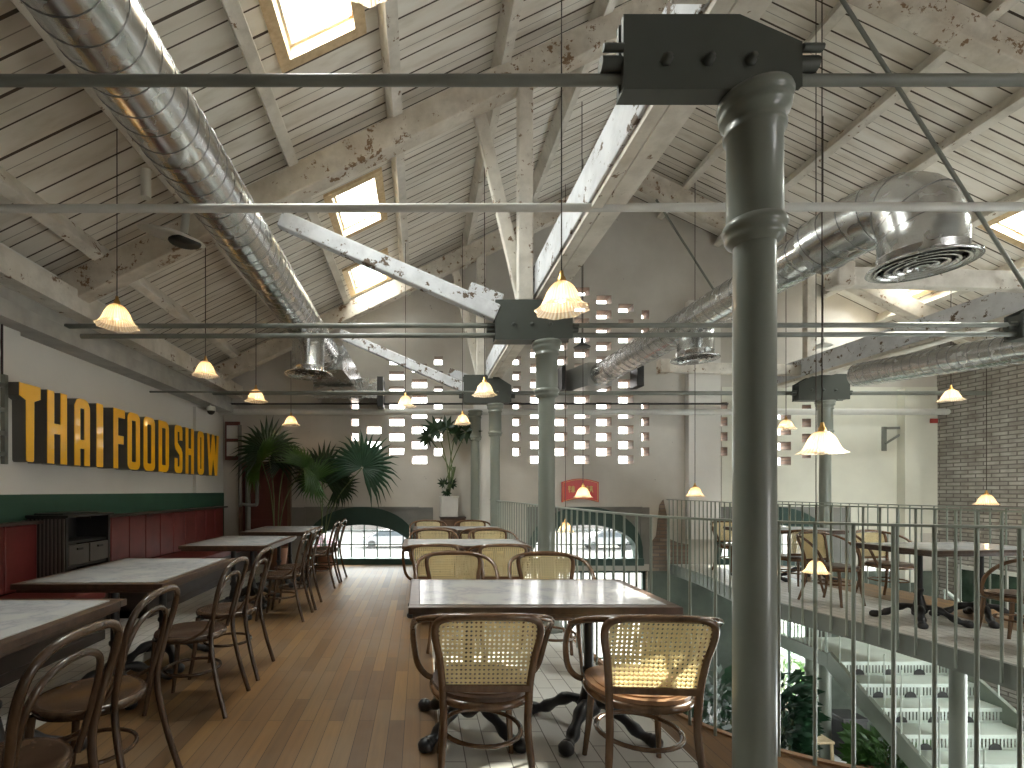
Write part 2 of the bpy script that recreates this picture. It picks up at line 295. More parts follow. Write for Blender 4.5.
# ---------------------------------------------------------------- mesh helpers
class MB:
    def __init__(s): s.v = []; s.f = []; s.mi = []; s.sm = []
    def add(s, vs, fs, mi=0, smooth=False):
        o = len(s.v); s.v += [tuple(v) for v in vs]
        for f in fs: s.f.append(tuple(i + o for i in f)); s.mi.append(mi); s.sm.append(smooth)
        return s
    def box(s, x0, x1, y0, y1, z0, z1, mi=0):
        vs = [(x, y, z) for x in (x0, x1) for y in (y0, y1) for z in (z0, z1)]
        return s.add(vs, [(0, 1, 3, 2), (4, 6, 7, 5), (0, 4, 5, 1), (2, 3, 7, 6), (0, 2, 6, 4), (1, 5, 7, 3)], mi)
    def cbox(s, x0, x1, y0, y1, z0, z1, c=0.01, mi=0):      # box with chamfered vertical+top edges
        bm = bmesh.new(); bmesh.ops.create_cube(bm, size=1)
        for v in bm.verts:
            v.co = Vector(((x0 + x1) / 2 + v.co.x * (x1 - x0), (y0 + y1) / 2 + v.co.y * (y1 - y0), (z0 + z1) / 2 + v.co.z * (z1 - z0)))
        bmesh.ops.bevel(bm, geom=bm.edges[:], offset=c, segments=2, affect='EDGES', profile=0.5)
        return s.frombm(bm, mi)
    def frombm(s, bm, mi=0, smooth=False):
        bm.verts.index_update(); s.add([v.co for v in bm.verts], [[v.index for v in f.verts] for f in bm.faces], mi, smooth); bm.free(); return s
    def beam(s, a, b, w, h, up=(0, 0, 1), mi=0):
        a, b = Vector(a), Vector(b); d = (b - a).normalized(); sd = d.cross(Vector(up)).normalized(); u = sd.cross(d)
        vs = [p + sd * (i * w / 2) + u * (j * h / 2) for p in (a, b) for i in (-1, 1) for j in (-1, 1)]
        return s.add(vs, [(0, 1, 3, 2), (4, 6, 7, 5), (0, 4, 5, 1), (2, 3, 7, 6), (0, 2, 6, 4), (1, 5, 7, 3)], mi)
    def tube(s, pts, r, seg=8, closed=False, mi=0, caps=True, flat=1.0):
        pts = [Vector(p) for p in pts]; n = len(pts); rr = r if isinstance(r, (list, tuple)) else [r] * n
        tang = []
        for i in range(n):
            a = pts[(i - 1) % n] if closed or i > 0 else pts[0]; b = pts[(i + 1) % n] if closed or i < n - 1 else pts[-1]
            t = b - a; tang.append(t.normalized() if t.length > 1e-9 else Vector((0, 0, 1)))
        ref = Vector((0, 0, 1)) if abs(tang[0].z) < 0.9 else Vector((0, 1, 0))
        nrm = (ref - tang[0] * ref.dot(tang[0])).normalized(); vs = []
        for i in range(n):
            nrm = nrm - tang[i] * nrm.dot(tang[i]); nrm = nrm.normalized() if nrm.length > 1e-6 else tang[i].orthogonal().normalized()
            bi = tang[i].cross(nrm)
            for k in range(seg):
                a = 2 * PI * k / seg; vs.append(pts[i] + nrm * (math.cos(a) * rr[i]) + bi * (math.sin(a) * rr[i] * flat))
        fs = []
        for i in range(n if closed else n - 1):
            j = (i + 1) % n
            for k in range(seg): fs.append((i * seg + k, i * seg + (k + 1) % seg, j * seg + (k + 1) % seg, j * seg + k))
        s.add(vs, fs, mi, True)
        if caps and not closed:
            s.add(vs[:seg], [tuple(range(seg))[::-1]], mi); s.add(vs[-seg:], [tuple(range(seg))], mi)
        return s
    def lathe(s, prof, c=(0, 0, 0), seg=24, mi=0, mod=None, cap=False):
        vs = []; m = len(prof)
        for (r, z) in prof:
            for k in range(seg):
                a = 2 * PI * k / seg; rr = r * (mod(a, r, z) if mod else 1)
                vs.append((c[0] + math.cos(a) * rr, c[1] + math.sin(a) * rr, c[2] + z))
        fs = [(i * seg + k, i * seg + (k + 1) % seg, (i + 1) * seg + (k + 1) % seg, (i + 1) * seg + k) for i in range(m - 1) for k in range(seg)]
        s.add(vs, fs, mi, True)
        if cap:
            s.add(vs[:seg], [tuple(range(seg))[::-1]], mi); s.add(vs[-seg:], [tuple(range(seg))], mi)
        return s
    def prism(s, poly, f, w0, w1, mi=0, side=None):
        n = len(poly); a = [f(p[0], p[1], w0) for p in poly]; b = [f(p[0], p[1], w1) for p in poly]
        s.add(a + b, [tuple(range(n)), tuple(range(2 * n - 1, n - 1, -1))], mi)
        s.add(a + b, [(i, i + n, (i + 1) % n + n, (i + 1) % n) for i in range(n)], mi if side is None else side); return s
    def ribbon(s, A, B, f, w0, w1, mi=0):      # strip between two same-length outlines, extruded
        n = len(A); q = [f(*p, w) for w in (w0, w1) for P in (A, B) for p in P]; fs = []
        for i in range(n - 1):
            fs += [(i, i + 1, n + i + 1, n + i), (2 * n + i, 3 * n + i, 3 * n + i + 1, 2 * n + i + 1),
                   (i, 2 * n + i, 2 * n + i + 1, i + 1), (n + i, n + i + 1, 3 * n + i + 1, 3 * n + i)]
        fs += [(0, n, 3 * n, 2 * n), (n - 1, 3 * n - 1, 4 * n - 1, 2 * n - 1)]
        return s.add(q, fs, mi)
    def cells(s, us, vs, hole, f, w0, w1, mi=0, rev=0):
        us = sorted(set(round(u, 4) for u in us)); vs = sorted(set(round(v, 4) for v in vs))
        solid = {(i, j): not hole((us[i] + us[i + 1]) / 2, (vs[j] + vs[j + 1]) / 2) for i in range(len(us) - 1) for j in range(len(vs) - 1)}
        for (i, j), k in solid.items():
            if not k: continue
            q = [(us[i], vs[j]), (us[i + 1], vs[j]), (us[i + 1], vs[j + 1]), (us[i], vs[j + 1])]
            for w_ in (w0, w1): s.add([f(a, b, w_) for a, b in q], [(0, 1, 2, 3)], mi)
            for (di, dj, e) in ((0, -1, (0, 1)), (1, 0, (1, 2)), (0, 1, (2, 3)), (-1, 0, (3, 0))):
                if not solid.get((i + di, j + dj), False):
                    p, r = q[e[0]], q[e[1]]; s.add([f(*p, w0), f(*r, w0), f(*r, w1), f(*p, w1)], [(0, 1, 2, 3)], rev)
        return s
    def build(s, name, mats, parent=None, clip=None, bevel=0, weld=False):
        me = bpy.data.meshes.new(name); bm = bmesh.new()
        me.from_pydata(s.v, [], s.f)
        for p, mi, sm in zip(me.polygons, s.mi, s.sm): p.material_index = mi; p.use_smooth = sm
        bm.from_mesh(me)
        if weld: bmesh.ops.remove_doubles(bm, verts=bm.verts[:], dist=1e-5)
        if clip:
            for co, no in clip: bmesh.ops.bisect_plane(bm, geom=bm.verts[:] + bm.edges[:] + bm.faces[:], plane_co=co, plane_no=no, clear_outer=True)
        bmesh.ops.recalc_face_normals(bm, faces=bm.faces[:])
        if bevel: bmesh.ops.bevel(bm, geom=[e for e in bm.edges if e.calc_face_angle(0) > 0.6], offset=bevel, segments=2, affect='EDGES', profile=0.5)
        bm.to_mesh(me); bm.free()
        for m_ in (mats if isinstance(mats, (list, tuple)) else [mats]): me.materials.append(m_)
        o = bpy.data.objects.new(name, me); C.objects.link(o)
        if parent: o.parent = parent
        return o

def cr(pts, n=6, closed=False):      # Catmull-Rom
    pts = [Vector(p) for p in pts]; out = []; N = len(pts)
    for i in range(N if closed else N - 1):
        p0 = pts[(i - 1) % N] if closed or i > 0 else pts[0] * 2 - pts[1]; p1 = pts[i]; p2 = pts[(i + 1) % N]
        p3 = pts[(i + 2) % N] if closed or i < N - 2 else pts[-1] * 2 - pts[-2]
        for k in range(n):
            t = k / n; out.append(0.5 * ((2 * p1) + (p2 - p0) * t + (2 * p0 - 5 * p1 + 4 * p2 - p3) * t * t + (3 * p1 - p0 - 3 * p2 + p3) * t ** 3))
    if not closed: out.append(pts[-1])
    return out
def mir(pts):                        # half path ending on x=0 -> whole path
    return list(pts) + [(-p[0], p[1], p[2]) for p in list(pts)[-2::-1]]
def tag(o, label=None, cat=None, group=None, kind=None):
    if label: o['label'] = label
    if cat: o['category'] = cat
    if group: o['group'] = group
    if kind: o['kind'] = kind
    return o
def empty(name, loc=(0, 0, 0), rz=0):
    o = bpy.data.objects.new(name, None); C.objects.link(o); o.location = loc; o.rotation_euler = (0, 0, rz); o.empty_display_size = 0.1; return o
def kids(o): return [c for c in bpy.data.objects if c.parent == o]
def copy_tree(o, parent=None, name=None):
    c = o.copy(); C.objects.link(c); c.parent = parent
    for ch in kids(o): copy_tree(ch, c)
    return c
def struct(name, mb, mat, **k):
    o = mb.build(name, mat, **k); o['kind'] = 'structure'; return o
XZ = lambda u, v, w: (u, w, v)
XY = lambda u, v, w: (u, v, w)
YZ = lambda u, v, w: (w, u, v)

# ---------------------------------------------------------------- floors
edge = [(1.27, 8.9), (1.27, 7.5), (1.31, 6.2), (1.32, 5.0), (1.34, 4.2), (1.37, 3.5), (1.44, 3.05), (1.56, 2.74), (1.74, 2.52), (1.95, 2.36), (2.25, 2.22), (2.7, 2.08), (3.3, 1.98), (4.0, 1.95)]
bal = [(4.40, 2.0), (4.43, 3.0), (4.42, 3.63), (4.36, 4.64), (4.22, 5.4), (4.14, 6.0), (4.20, 6.8), (4.38, 7.8), (4.45, 8.9)]
OUT = 6.30
fl = MB()
edge_s = [p for p in cr([(x, y, 0) for x, y in edge], 4)]
bal_s = [p for p in cr([(x, y, 0) for x, y in bal], 4)]
poly = [(-3.6, FWY), (OUT, FWY), (OUT, 8.9)] + [(p.x, p.y) for p in reversed(bal_s)] + [(p.x, p.y) for p in reversed(edge_s)] + [(-3.6, 8.9)]
def tri_poly(mb, poly, f, w0, w1, mi=0, side=0):
    bm = bmesh.new(); vs = [bm.verts.new((p[0], p[1], 0)) for p in poly]
    es = [bm.edges.new((vs[i], vs[(i + 1) % len(vs)])) for i in range(len(vs))]
    bmesh.ops.triangle_fill(bm, use_beauty=True, edges=es); bm.verts.index_update()
    tris = [[v.index for v in f_.verts] for f_ in bm.faces]; bm.free()
    n = len(poly); a = [f(p[0], p[1], w0) for p in poly]; b = [f(p[0], p[1], w1) for p in poly]
    mb.add(a, tris, mi); mb.add(b, [t[::-1] for t in tris], mi)
    mb.add(a + b, [(i, i + n, (i + 1) % n + n, (i + 1) % n) for i in range(n)], side)
tri_poly(fl, poly, XY, -0.14, 0.0, 0, 1)
struct('floor', fl, [M['planks'], M['fascia']])
fa = MB()
def strip_path(mb, path, d0, d1, z0, z1, mi=0):   # a band following a plan path
    P = [Vector((p[0], p[1], 0)) for p in path]; A, B = [], []
    for i, p in enumerate(P):
        t = (P[min(i + 1, len(P) - 1)] - P[max(i - 1, 0)]).normalized(); nn = Vector((t.y, -t.x, 0))
        A.append(p + nn * d0); B.append(p + nn * d1)
    mb.ribbon([(a.x, a.y) for a in A], [(b.x, b.y) for b in B], XY, z0, z1, mi)
strip_path(fa, edge_s, -0.03, 0.012, -0.17, -0.003); strip_path(fa, bal_s, -0.012, 0.03, -0.175, 0.004)
struct('trim_1', fa, M['fascia'])
wb = MB(); strip_path(wb, edge_s[8:], 0.0, -0.035, 0.0, 0.012); struct('trim_2', wb, mat_wood('edge_board', (0.22, 0.11, 0.05), (0.34, 0.19, 0.09), 0.4))
struct('floor_lower', MB().box(-3.6, 9.3, FWY, 9.2, -3.2, -3.1), M['lower_floor'])

# ---------------------------------------------------------------- walls
lw = MB().box(LW - 0.2, LW, FWY, BW, 1.27, 3.42).box(LW, LW + 0.08, 3.75, 4.28, 1.27, 2.72).box(LW, LW + 0.05, 7.7, 8.2, 1.27, 2.6)
struct('wall_left', lw, M['plaster_white'])
struct('wall_left_green_band', MB().box(LW - 0.2, LW + 0.012, FWY, BW, 0.0, 1.27).box(LW, LW + 0.085, 3.75, 4.28, 1.0, 1.27), M['green_wall'])
struct('trim_3', MB().box(LW, LW + 0.19, -0.6, 4.40, 1.015, 1.04).box(LW, LW + 0.19, 5.02, 8.62, 1.015, 1.04), M['dark_panel'])
# ventilation openings, read off as brick columns / rows
PX = BW / F
def hx(px): return (px - VX) * PX
def hz(py): return H + (VY - py) * PX
rowsA = [406.5, 421.5, 436.5, 451.5]; rowsA2 = [346, 360.5, 375.5, 390.5]; rowsB = [399, 414, 429.5, 444.5, 459.5]; rowsB2 = [353, 368, 383.5]
holes = []
def col(px, rows, w=15.0, h=8.4):
    for r in rows: holes.append((hx(px - w / 2), hx(px + w / 2), hz(r + h / 2), hz(r - h / 2)))
col(354.5, rowsA, 8); col(373.5, rowsB[2:]); col(396.5, rowsA2[1:] + rowsA); col(419.5, rowsB2[1:] + rowsB); col(438.5, rowsA2[1:] + rowsA, 8.5)
col(517, rowsA2 + rowsA, 8); col(538, [338.5] + rowsB2 + rowsB); col(560, [331.0] + rowsA2 + rowsA)
col(582, [291.5, 307, 322.5, 338] + rowsB2 + rowsB); col(604, [299.5, 314.5, 330] + rowsA2 + rowsA); col(626, [308, 323.5, 338.5] + rowsB2 + rowsB)
col(645.5, [314.5, 330, 346] + rowsA, 7.5)
col(723, rowsA, 8); col(745, rowsB); col(784, [415, 431, 446, 461], 13); col(806, [409, 423, 438, 454], 9)
ARCH = [(hx(361.5), 1.02), (hx(585), 1.02), (hx(773), 1.02)]   # centre X, half width of the opening box
AZ0, AZ1 = 0.07, 1.02
for cx, hw in ARCH: holes.append((cx - hw, cx + hw, AZ0, AZ1))
LOWW = [(1.75, 4.05, -2.5, -0.12), (6.25, 7.05, -2.6, -0.75), (7.9, 8.9, -0.62, 0.0)]
holes += LOWW
us = [-3.7, 9.4] + [h[0] for h in holes] + [h[1] for h in holes]; vs = [-3.3, 6.9] + [h[2] for h in holes] + [h[3] for h in holes]
inh = lambda u, v: any(a < u < b and c < v < d for a, b, c, d in holes)
clipL = (Vector((XR, 0, ZR)), Vector((-SL, 0, 1))); clipR = (Vector((XR, 0, ZR)), Vector((SL, 0, 1)))
wallb = MB().cells(us, vs, inh, XZ, BW, BW + 0.26, 0, 1)
struct('wall_back', wallb, [M['plaster'], M['brick_reveal']], clip=[clipL, clipR])
# white face of the right end of the back wall and its piers
wr = MB()
us2 = [5.36, RW] + [u for h in holes for u in h[:2] if 5.36 < u < RW]; vs2 = [0.55, 3.15] + [v for h in holes for v in h[2:] if 0.55 < v < 3.15]
wr.cells(us2, vs2, inh, XZ, BW - 0.012, BW - 0.001, 0, 1); wr.box(8.48, 8.74, BW - 0.16, BW, -0.3, 3.1)
struct('wall_back_white_end', wr, [simple('cream_plaster', (0.66, 0.66, 0.58), 0.07, 1.5, 0.8, world=True), M['brick_reveal']])
struct('wall_back_pier', MB().box(4.72, 5.28, BW - 0.12, BW, 0.45, 4.65).box(0.95, 1.28, BW - 0.14, BW, 0.0, 3.0), M['plaster_white'])
lowh = [h for h in LOWW[:2]]
struct('wall_back_lower', MB().cells([1.3, RW] + [v for h in lowh for v in h[:2]], [-3.1, -0.2] + [v for h in lowh for v in h[2:]], lambda u, v: any(a < u < b and c < v < d for a, b, c, d in lowh), XZ, BW - 0.03, BW - 0.021), simple('dark_garden_green_wall', (0.09, 0.11, 0.09), 0.35, 2, 0.8, world=True))
# dado band pieces and the exposed brick
dd = MB()
for a, b in ((hx(285), ARCH[0][0] - 1.0), (ARCH[0][0] + 1.0, hx(433)), (ARCH[1][0] + 0.98, hx(649)), (hx(832), hx(850))): dd.box(a, b, BW - 0.02, BW + 0.01, 0.0, 1.01)
for cx, hw in ARCH[:2]: dd.box(cx - 1.0, cx + 1.0, BW - 0.02, BW + 0.01, 0.98, 1.01)
struct('wall_back_dado', dd, M['plaster_dado'])
bb = MB(); pts = [(hx(649), 0.45), (hx(652), 0.42), (hx(656), 0.5), (hx(659), 1.05), (hx(663), 1.15), (hx(666), 0.9), (hx(669), 0.45), (hx(678), 0.38), (hx(690), 0.35), (hx(692), -0.4), (hx(700), -1.2), (hx(640), -1.2), (hx(649), -0.3)]
tri_poly(bb, pts, XZ, BW - 0.02, BW + 0.01)
struct('wall_back_brick', bb, M['brick_reveal'])
rwh = (0.5, 6.4, -2.9, -0.75)  # unseen opening and window added to bring daylight onto the stairs
struct('wall_right', MB().cells([FWY, BW + 0.2, rwh[0], rwh[1]], [-3.2, 3.95, rwh[2], rwh[3]], lambda u, v: rwh[0] < u < rwh[1] and rwh[2] < v < rwh[3], YZ, RW, RW + 0.2), M['brick'])
struct('window_20', MB().box(RW + 0.09, RW + 0.1, rwh[0], rwh[1], rwh[2], rwh[3]), M['pane'])
struct('wall_left_lower', MB().box(LW - 0.2, LW, FWY, BW, -3.2, 0), M['plaster'])

fwh = [(5.2, 8.2, 0.5, 2.0)]  # unseen wall closing off daylight behind; its opening added for fill light
MBf = MB().cells([-3.7, 9.4] + [v for h in fwh for v in h[:2]], [-3.3, 6.9, 0.5, 2.0], lambda u, v: any(a < u < b and c < v < d for a, b, c, d in fwh), XZ, FWY - 0.25, FWY)
struct('wall_front', MBf, M['plaster'], clip=[clipL, clipR])

# arch windows: green deep surround, glazing bars, pane, sill
def arch_window(idx, cx, hw):
    root = empty('window_%d' % idx, (cx, BW, 0)); root['kind'] = 'structure'
    Ro, zo = 1.06, AZ1                    # crescent: outer arc hits the box corners low down
    n = 24; gw, gz = 0.94, 0.70           # glass half width, glass top
    outer, inner = [], []
    for i in range(n + 1):
        a = PI * i / n; outer.append((-(hw) * math.cos(a), 0.10 + (AZ1 - 0.10) * math.sin(a) ** 0.75)); inner.append((-gw * math.cos(a), 0.10 + (gz - 0.10) * math.sin(a) ** 0.8))
    MB().ribbon(outer, inner, XZ, -0.04, 0.22).build('arch_surround', M['green_arch'], root)
    # spandrel between the arch and the square opening
    sq = [(max(-hw, min(hw, x * 1.0)), AZ1) for x, z in outer]
    MB().ribbon(sq, outer, XZ, 0.0, 0.2).build('spandrel', M['plaster_dado'], root)
    MB().box(-hw, hw, -0.07, 0.22, AZ0 - 0.09, 0.105).build('sill', M['green_arch'], root)
    g = MB()
    ztop = lambda x: 0.10 + (gz - 0.10) * (1 - min(1, (x / gw) ** 2)) ** 0.4
    for k in range(-4, 5):
        x = k * 0.235 + 0.03
        if abs(x) < gw: g.box(x - 0.011, x + 0.011, 0.17, 0.20, 0.10, ztop(x))
    for z in (0.33, 0.575):
        half = gw * math.sqrt(max(0, 1 - ((z - 0.10) / (gz - 0.10)) ** 2.5)); g.box(-half, half, 0.168, 0.198, z - 0.009, z + 0.009)
    g.build('glazing_bars', M['green_arch'], root)
    MB().box(-gw, gw, 0.181, 0.187, 0.09, gz).build('pane', M['pane'], root)
for i, (cx, hw) in enumerate(ARCH): arch_window(i + 1, cx, hw)
for i, (a, b, c, d) in enumerate(LOWW):
    root = empty('window_%d' % (i + 4), ((a + b) / 2, BW, c)); root['kind'] = 'structure'; W_, H_ = (b - a) / 2, d - c
    g = MB().box(-W_, W_, 0.08, 0.14, 0, 0.05).box(-W_, W_, 0.08, 0.14, H_ - 0.05, H_).box(-W_, -W_ + 0.05, 0.08, 0.14, 0, H_).box(W_ - 0.05, W_, 0.08, 0.14, 0, H_)
    k = max(2, int(2 * W_ / 0.28))
    for j in range(1, k): g.box(-W_ + 2 * W_ * j / k - 0.012, -W_ + 2 * W_ * j / k + 0.012, 0.09, 0.13, 0, H_)
    if H_ > 1:
        for j in (1, 2): g.box(-W_, W_, 0.09, 0.13, H_ * j / 3 - 0.015, H_ * j / 3 + 0.015)
    g.build('window_frame', M['green_arch'] if i < 2 else M['pipe_white'], root); MB().box(-W_, W_, 0.108, 0.113, 0, H_).build('pane', M['pane'], root)
# low glazed band in the brick wall
root = empty('window_7', (RW, 6.6, -0.62)); root['kind'] = 'structure'
g = MB().box(-0.05, 0.0, -1.9, 1.9, 0, 0.05).box(-0.05, 0.0, -1.9, 1.9, 0.6, 0.66)
for j in range(12): g.box(-0.05, 0.0, -1.9 + j * 0.345 - 0.015, -1.9 + j * 0.345 + 0.015, 0.05, 0.6)
g.build('window_frame', M['pipe_white'], root); MB().box(-0.03, -0.02, -1.9, 1.9, 0.05, 0.6).build('pane', simple('dark_garden_glass', (0.03, 0.05, 0.035), 0.4, 6, 0.1), root)

# ---------------------------------------------------------------- roof
ceil = empty('ceiling'); ceil['kind'] = 'structure'
Y0, Y1 = FWY, BW + 0.3
def slope(sk, x0, x1, name):
    us = [x0, x1] + [v for s_ in sk for v in s_[:2]]; vs = [Y0, Y1] + [v for s_ in sk for v in s_[2:]]
    MB().cells(us, vs, lambda u, v: any(a < u < b and c < v < d for a, b, c, d in sk), lambda u, v, w_: (u, v, zroof(u) + w_), 0, 0.10, 0, 1).build(name, [M['boards'], M['timber']], ceil)
slope(SKY_L, -3.75, XR, 'board_slope'); slope(SKY_R, XR, 9.5, 'board_slope')
for x in (-3.0, -2.12, -1.2, -0.24, 0.76, 1.7, 2.6, 3.38, 4.29, 5.3, 6.15, 7.2, 8.16, 8.95):
    tilt = (-SL, 0, 1) if x < XR else (SL, 0, 1)
    z = zroof(x) - 0.095
    MB().beam((x, Y0, z), (x, BW - 0.001, z), 0.10, 0.17, tilt).build('purlin', M['timber'], ceil, bevel=0.006)
MB().box(LW, LW + 0.26, Y0, BW, 2.66, 2.80).box(LW, LW + 0.16, Y0, BW, 2.80, 3.0).build('wall_plate', simple('grey_wall_plate', (0.36, 0.355, 0.33), 0.2, 4, 0.7, world=True), ceil)
MB().box(LW + 0.16, LW + 0.34, Y0, BW, 2.95, 3.16).build('eave_beam', M['timber'], ceil)
wi = 8
for sk in (SKY_L, SKY_R):
    for (a, b, c, d) in sk:
        root = empty('window_%d' % wi, ((a + b) / 2, (c + d) / 2, zroof((a + b) / 2))); root['kind'] = 'structure'; wi += 1
        X0, YY = (a + b) / 2, (c + d) / 2; zc = zroof(X0)
        f = lambda u, v, w_: (u, v, zroof(u + X0) - zc + w_)
        hw, hl = (b - a) / 2, (d - c) / 2
        MB().cells([-hw - 0.05, -hw + 0.03, hw - 0.03, hw + 0.05], [-hl - 0.05, -hl + 0.03, hl - 0.03, hl + 0.05], lambda u, v: abs(u) < hw - 0.03 and abs(v) < hl - 0.03, f, -0.035, 0.13).build('window_frame', M['skyframe'], root)
        MB().cells([-hw + 0.03, -hw + 0.05, hw - 0.05, hw - 0.03], [-hl + 0.03, -hl + 0.05, hl - 0.05, hl - 0.03], lambda u, v: abs(u) < hw - 0.05 and abs(v) < hl - 0.05, f, 0.06, 0.10).build('sash', M['timber_worn'], root)
        MB().cells([-hw + 0.04, hw - 0.04], [-hl + 0.04, hl - 0.04], lambda u, v: False, f, 0.075, 0.08).build('pane', M['pane'], root)

# ---------------------------------------------------------------- trusses, gutter beams, rods
COLS = [(1.19, 1.78), (1.19, 4.70), (1.21, 8.05)]
COLR = [(6.3, 1.78), (6.3, 4.70), (6.40, 7.90)]
zch = lambda x: (3.10 + SL * (x + 3.45)) if x <= XR else (3.10 + SL * (XR + 3.45) - SL * (x - XR))
def truss(Y, label, full=True):
    root = empty('roof_truss', (XR, Y, zch(XR)))
    o = Vector((XR, Y, zch(XR)))
    def bm_(name, a, b, w_, h_, mat):
        MB().beam(Vector(a) - o, Vector(b) - o, w_, h_, (0, 1, 0)).build(name, mat, root, bevel=0.012)
    bm_('top_chord', (LW + 0.02, Y, zch(LW)), (XR, Y, zch(XR)), 0.25, 0.17, M['timber_worn'])
    bm_('top_chord', (XR, Y, zch(XR)), (RW - 0.02, Y, zch(RW)), 0.25, 0.17, M['timber_worn'])
    bm_('post', (0.985, Y, 3.08), (0.985, Y, zch(0.985)), 0.14, 0.11, M['timber'])
    bm_('post', (6.3, Y, 3.08), (6.3, Y, zch(6.3)), 0.14, 0.11, M['timber'])
    if not full: return tag(root, label, 'roof truss', 'timber roof trusses over the hall')
    bm_('strut', (-1.30, Y - 0.02, 3.84), (0.72, Y - 0.02, 2.96), 0.15, 0.10, M['timber_blue'])
    bm_('strut', (1.0, Y + 0.12, 3.1), (0.55, Y + 0.12, zch(0.55)), 0.12, 0.08, M['timber'])
    bm_('strut', (6.3, Y - 0.02, 3.24), (3.95, Y - 0.02, 3.30), 0.17, 0.10, M['timber'])
    bm_('packing_block', (3.93, Y - 0.02, 3.20), (3.93, Y - 0.02, 3.42), 0.16, 0.16, M['timber_worn'])
    bm_('cleat', (0.48, Y + 0.2, 3.28), (0.80, Y + 0.2, 3.16), 0.14, 0.04, M['timber_blue'])
    MB().tube([Vector((3.77, Y - 0.12, 5.95)) - o, Vector((5.62, Y - 0.12, 3.05)) - o], 0.016, 8).build('tension_rod', M['rod'], root)
    tag(root, label, 'roof truss', 'timber roof trusses over the hall'); return root
truss(1.78, 'timber roof truss above the nearest big sage column', False)
truss(4.70, 'peeling timber truss over the second column, its pale strut meeting the plate')
truss(8.10, 'white timber truss farthest back, close to the perforated gable wall')
def gutter(x0, x1, ya, yb, label):
    o = MB().box(x0, x1, ya, yb, 3.14, 3.42).build('gutter_beam', M['timber_blue'], bevel=0.008)
    s_ = MB().box(x0 + 0.02, x0 + 0.09, ya, yb, 3.10, 3.14).box(x0 + 0.11, x1 + 0.10, ya, yb, 3.12, 3.15).box(x1, x1 + 0.10, ya, yb, 3.15, 3.2)
    s_.build('soffit_board', M['timber'], o); tag(o, label, 'beam')
gutter(1.07, 1.21, 0.9, 8.85, 'long pale blue gutter beam running back over the left column row')
gutter(6.12, 6.36, 0.9, 8.85, 'long grey white beam running back over the right column row')
def hbar(name, Y, z, x0, x1, r, mat, label, cat, z1=None, extra=None):
    z1 = z if z1 is None else z1
    o = MB().tube([(x0, Y, z), (x1, Y, z1)], r, 10).build(name, mat); tag(o, label, cat); return o
hbar('tie_rod', 1.79, 2.768, LW, RW, 0.019, M['rod'], 'nearest grey green tie rod, through the big dark plate', 'tie rod', 2.775)
hbar('tie_rod', 3.2, 3.105, LW, RW, 0.026, M['pipe_white'], 'tie rod coloured as sunlit, crossing below the near end of the left duct', 'tie rod', 3.13)  # pale colour paints in sunlight on this rod
hbar('tie_rod', 4.715, 2.855, LW, RW, 0.024, M['rod'], 'upper rod of the pair at the second column plate', 'tie rod', 2.87)
hbar('tie_rod', 4.725, 2.762, LW + 0.3, RW, 0.024, M['rod'], 'lower rod of the pair at the second column plate', 'tie rod', 2.79)
hbar('tie_rod', 8.07, 2.88, LW, RW, 0.034, M['rod'], 'tie rod through the third column plate', 'tie rod')
hbar('wall_pipe', 8.72, 2.68, LW, RW, 0.055, M['pipe_white'], 'thick white pipe running along the perforated back wall', 'pipe')
hbar('cable_conduit', 8.6, 2.80, LW, 5.3, 0.016, M['black'], 'thin black conduit just above the white wall pipe', 'conduit')
cq = MB().tube([(-2.215, FWY, zroof(-2.215) - 0.02), (-2.215, BW, zroof(-2.215) - 0.02)], 0.012, 8).build('cable_conduit', M['black']); tag(cq, 'dark conduit running along the roof boards beside the left duct', 'conduit')
hbar('wall_bar', 6.2, 2.53, -2.0 - 1.35, 0.7, 0.012, M['rod'], 'thin grey rod on small brackets above the amber sign', 'rod')

# ---------------------------------------------------------------- columns
def column(x, y, label, zbot=0.0, ztop=2.70, mat='sage', k=1.0):
    root = empty('iron_column', (x, y, zbot)); hh = ztop - zbot; zc = 2.2 - zbot if zbot <= 0 else 1.5
    MB().lathe([(0.15, 0), (0.15, 0.04), (0.12, 0.08), (0.115, 0.14), (0.098, 0.18), (0.079, 0.24), (0.077, zc)] if zbot == 0 else [(0.08, 0), (0.077, zc)], seg=32, cap=True).build('shaft', M[mat], root)
    MB().lathe([(0.078, zc - 0.03), (0.10, zc - 0.015), (0.108, zc), (0.10, zc + 0.012), (0.112, zc + 0.02), (0.118, zc + 0.035), (0.112, zc + 0.05), (0.104, zc + 0.058)], seg=32).build('collar', M[mat], root)
    MB().lathe([(0.102, zc + 0.05), (0.100, hh - 0.14), (0.112, hh - 0.135), (0.114, hh - 0.12), (0.106, hh - 0.11), (0.108, hh - 0.085), (0.125, hh - 0.075), (0.130, hh - 0.055), (0.120, hh - 0.04), (0.132, hh - 0.035), (0.138, hh - 0.018), (0.132, hh), (0.0, hh)], seg=32).build('capital', M[mat], root)
    for c_ in kids(root): c_.scale = (k, k, 1)
    tag(root, label, 'column', 'cast iron columns carrying the roof'); return root
column(*COLS[0], 'nearest thick sage green column beside the cane chairs', k=0.86)
column(*COLS[1], 'second sage green column, standing by the second marble table')
column(*COLS[2], 'third sage green column, slender and far, near the back wall')
column(*COLR[2], 'slender sage column on the far balcony, passing down to the lower floor', zbot=-3.1, ztop=2.72)
column(*COLR[1], 'sage column of the right row at the picture edge', zbot=-3.1, ztop=2.72)
o = column(0.96, 8.72, 'pale sage column standing against the back wall beside the monstera')
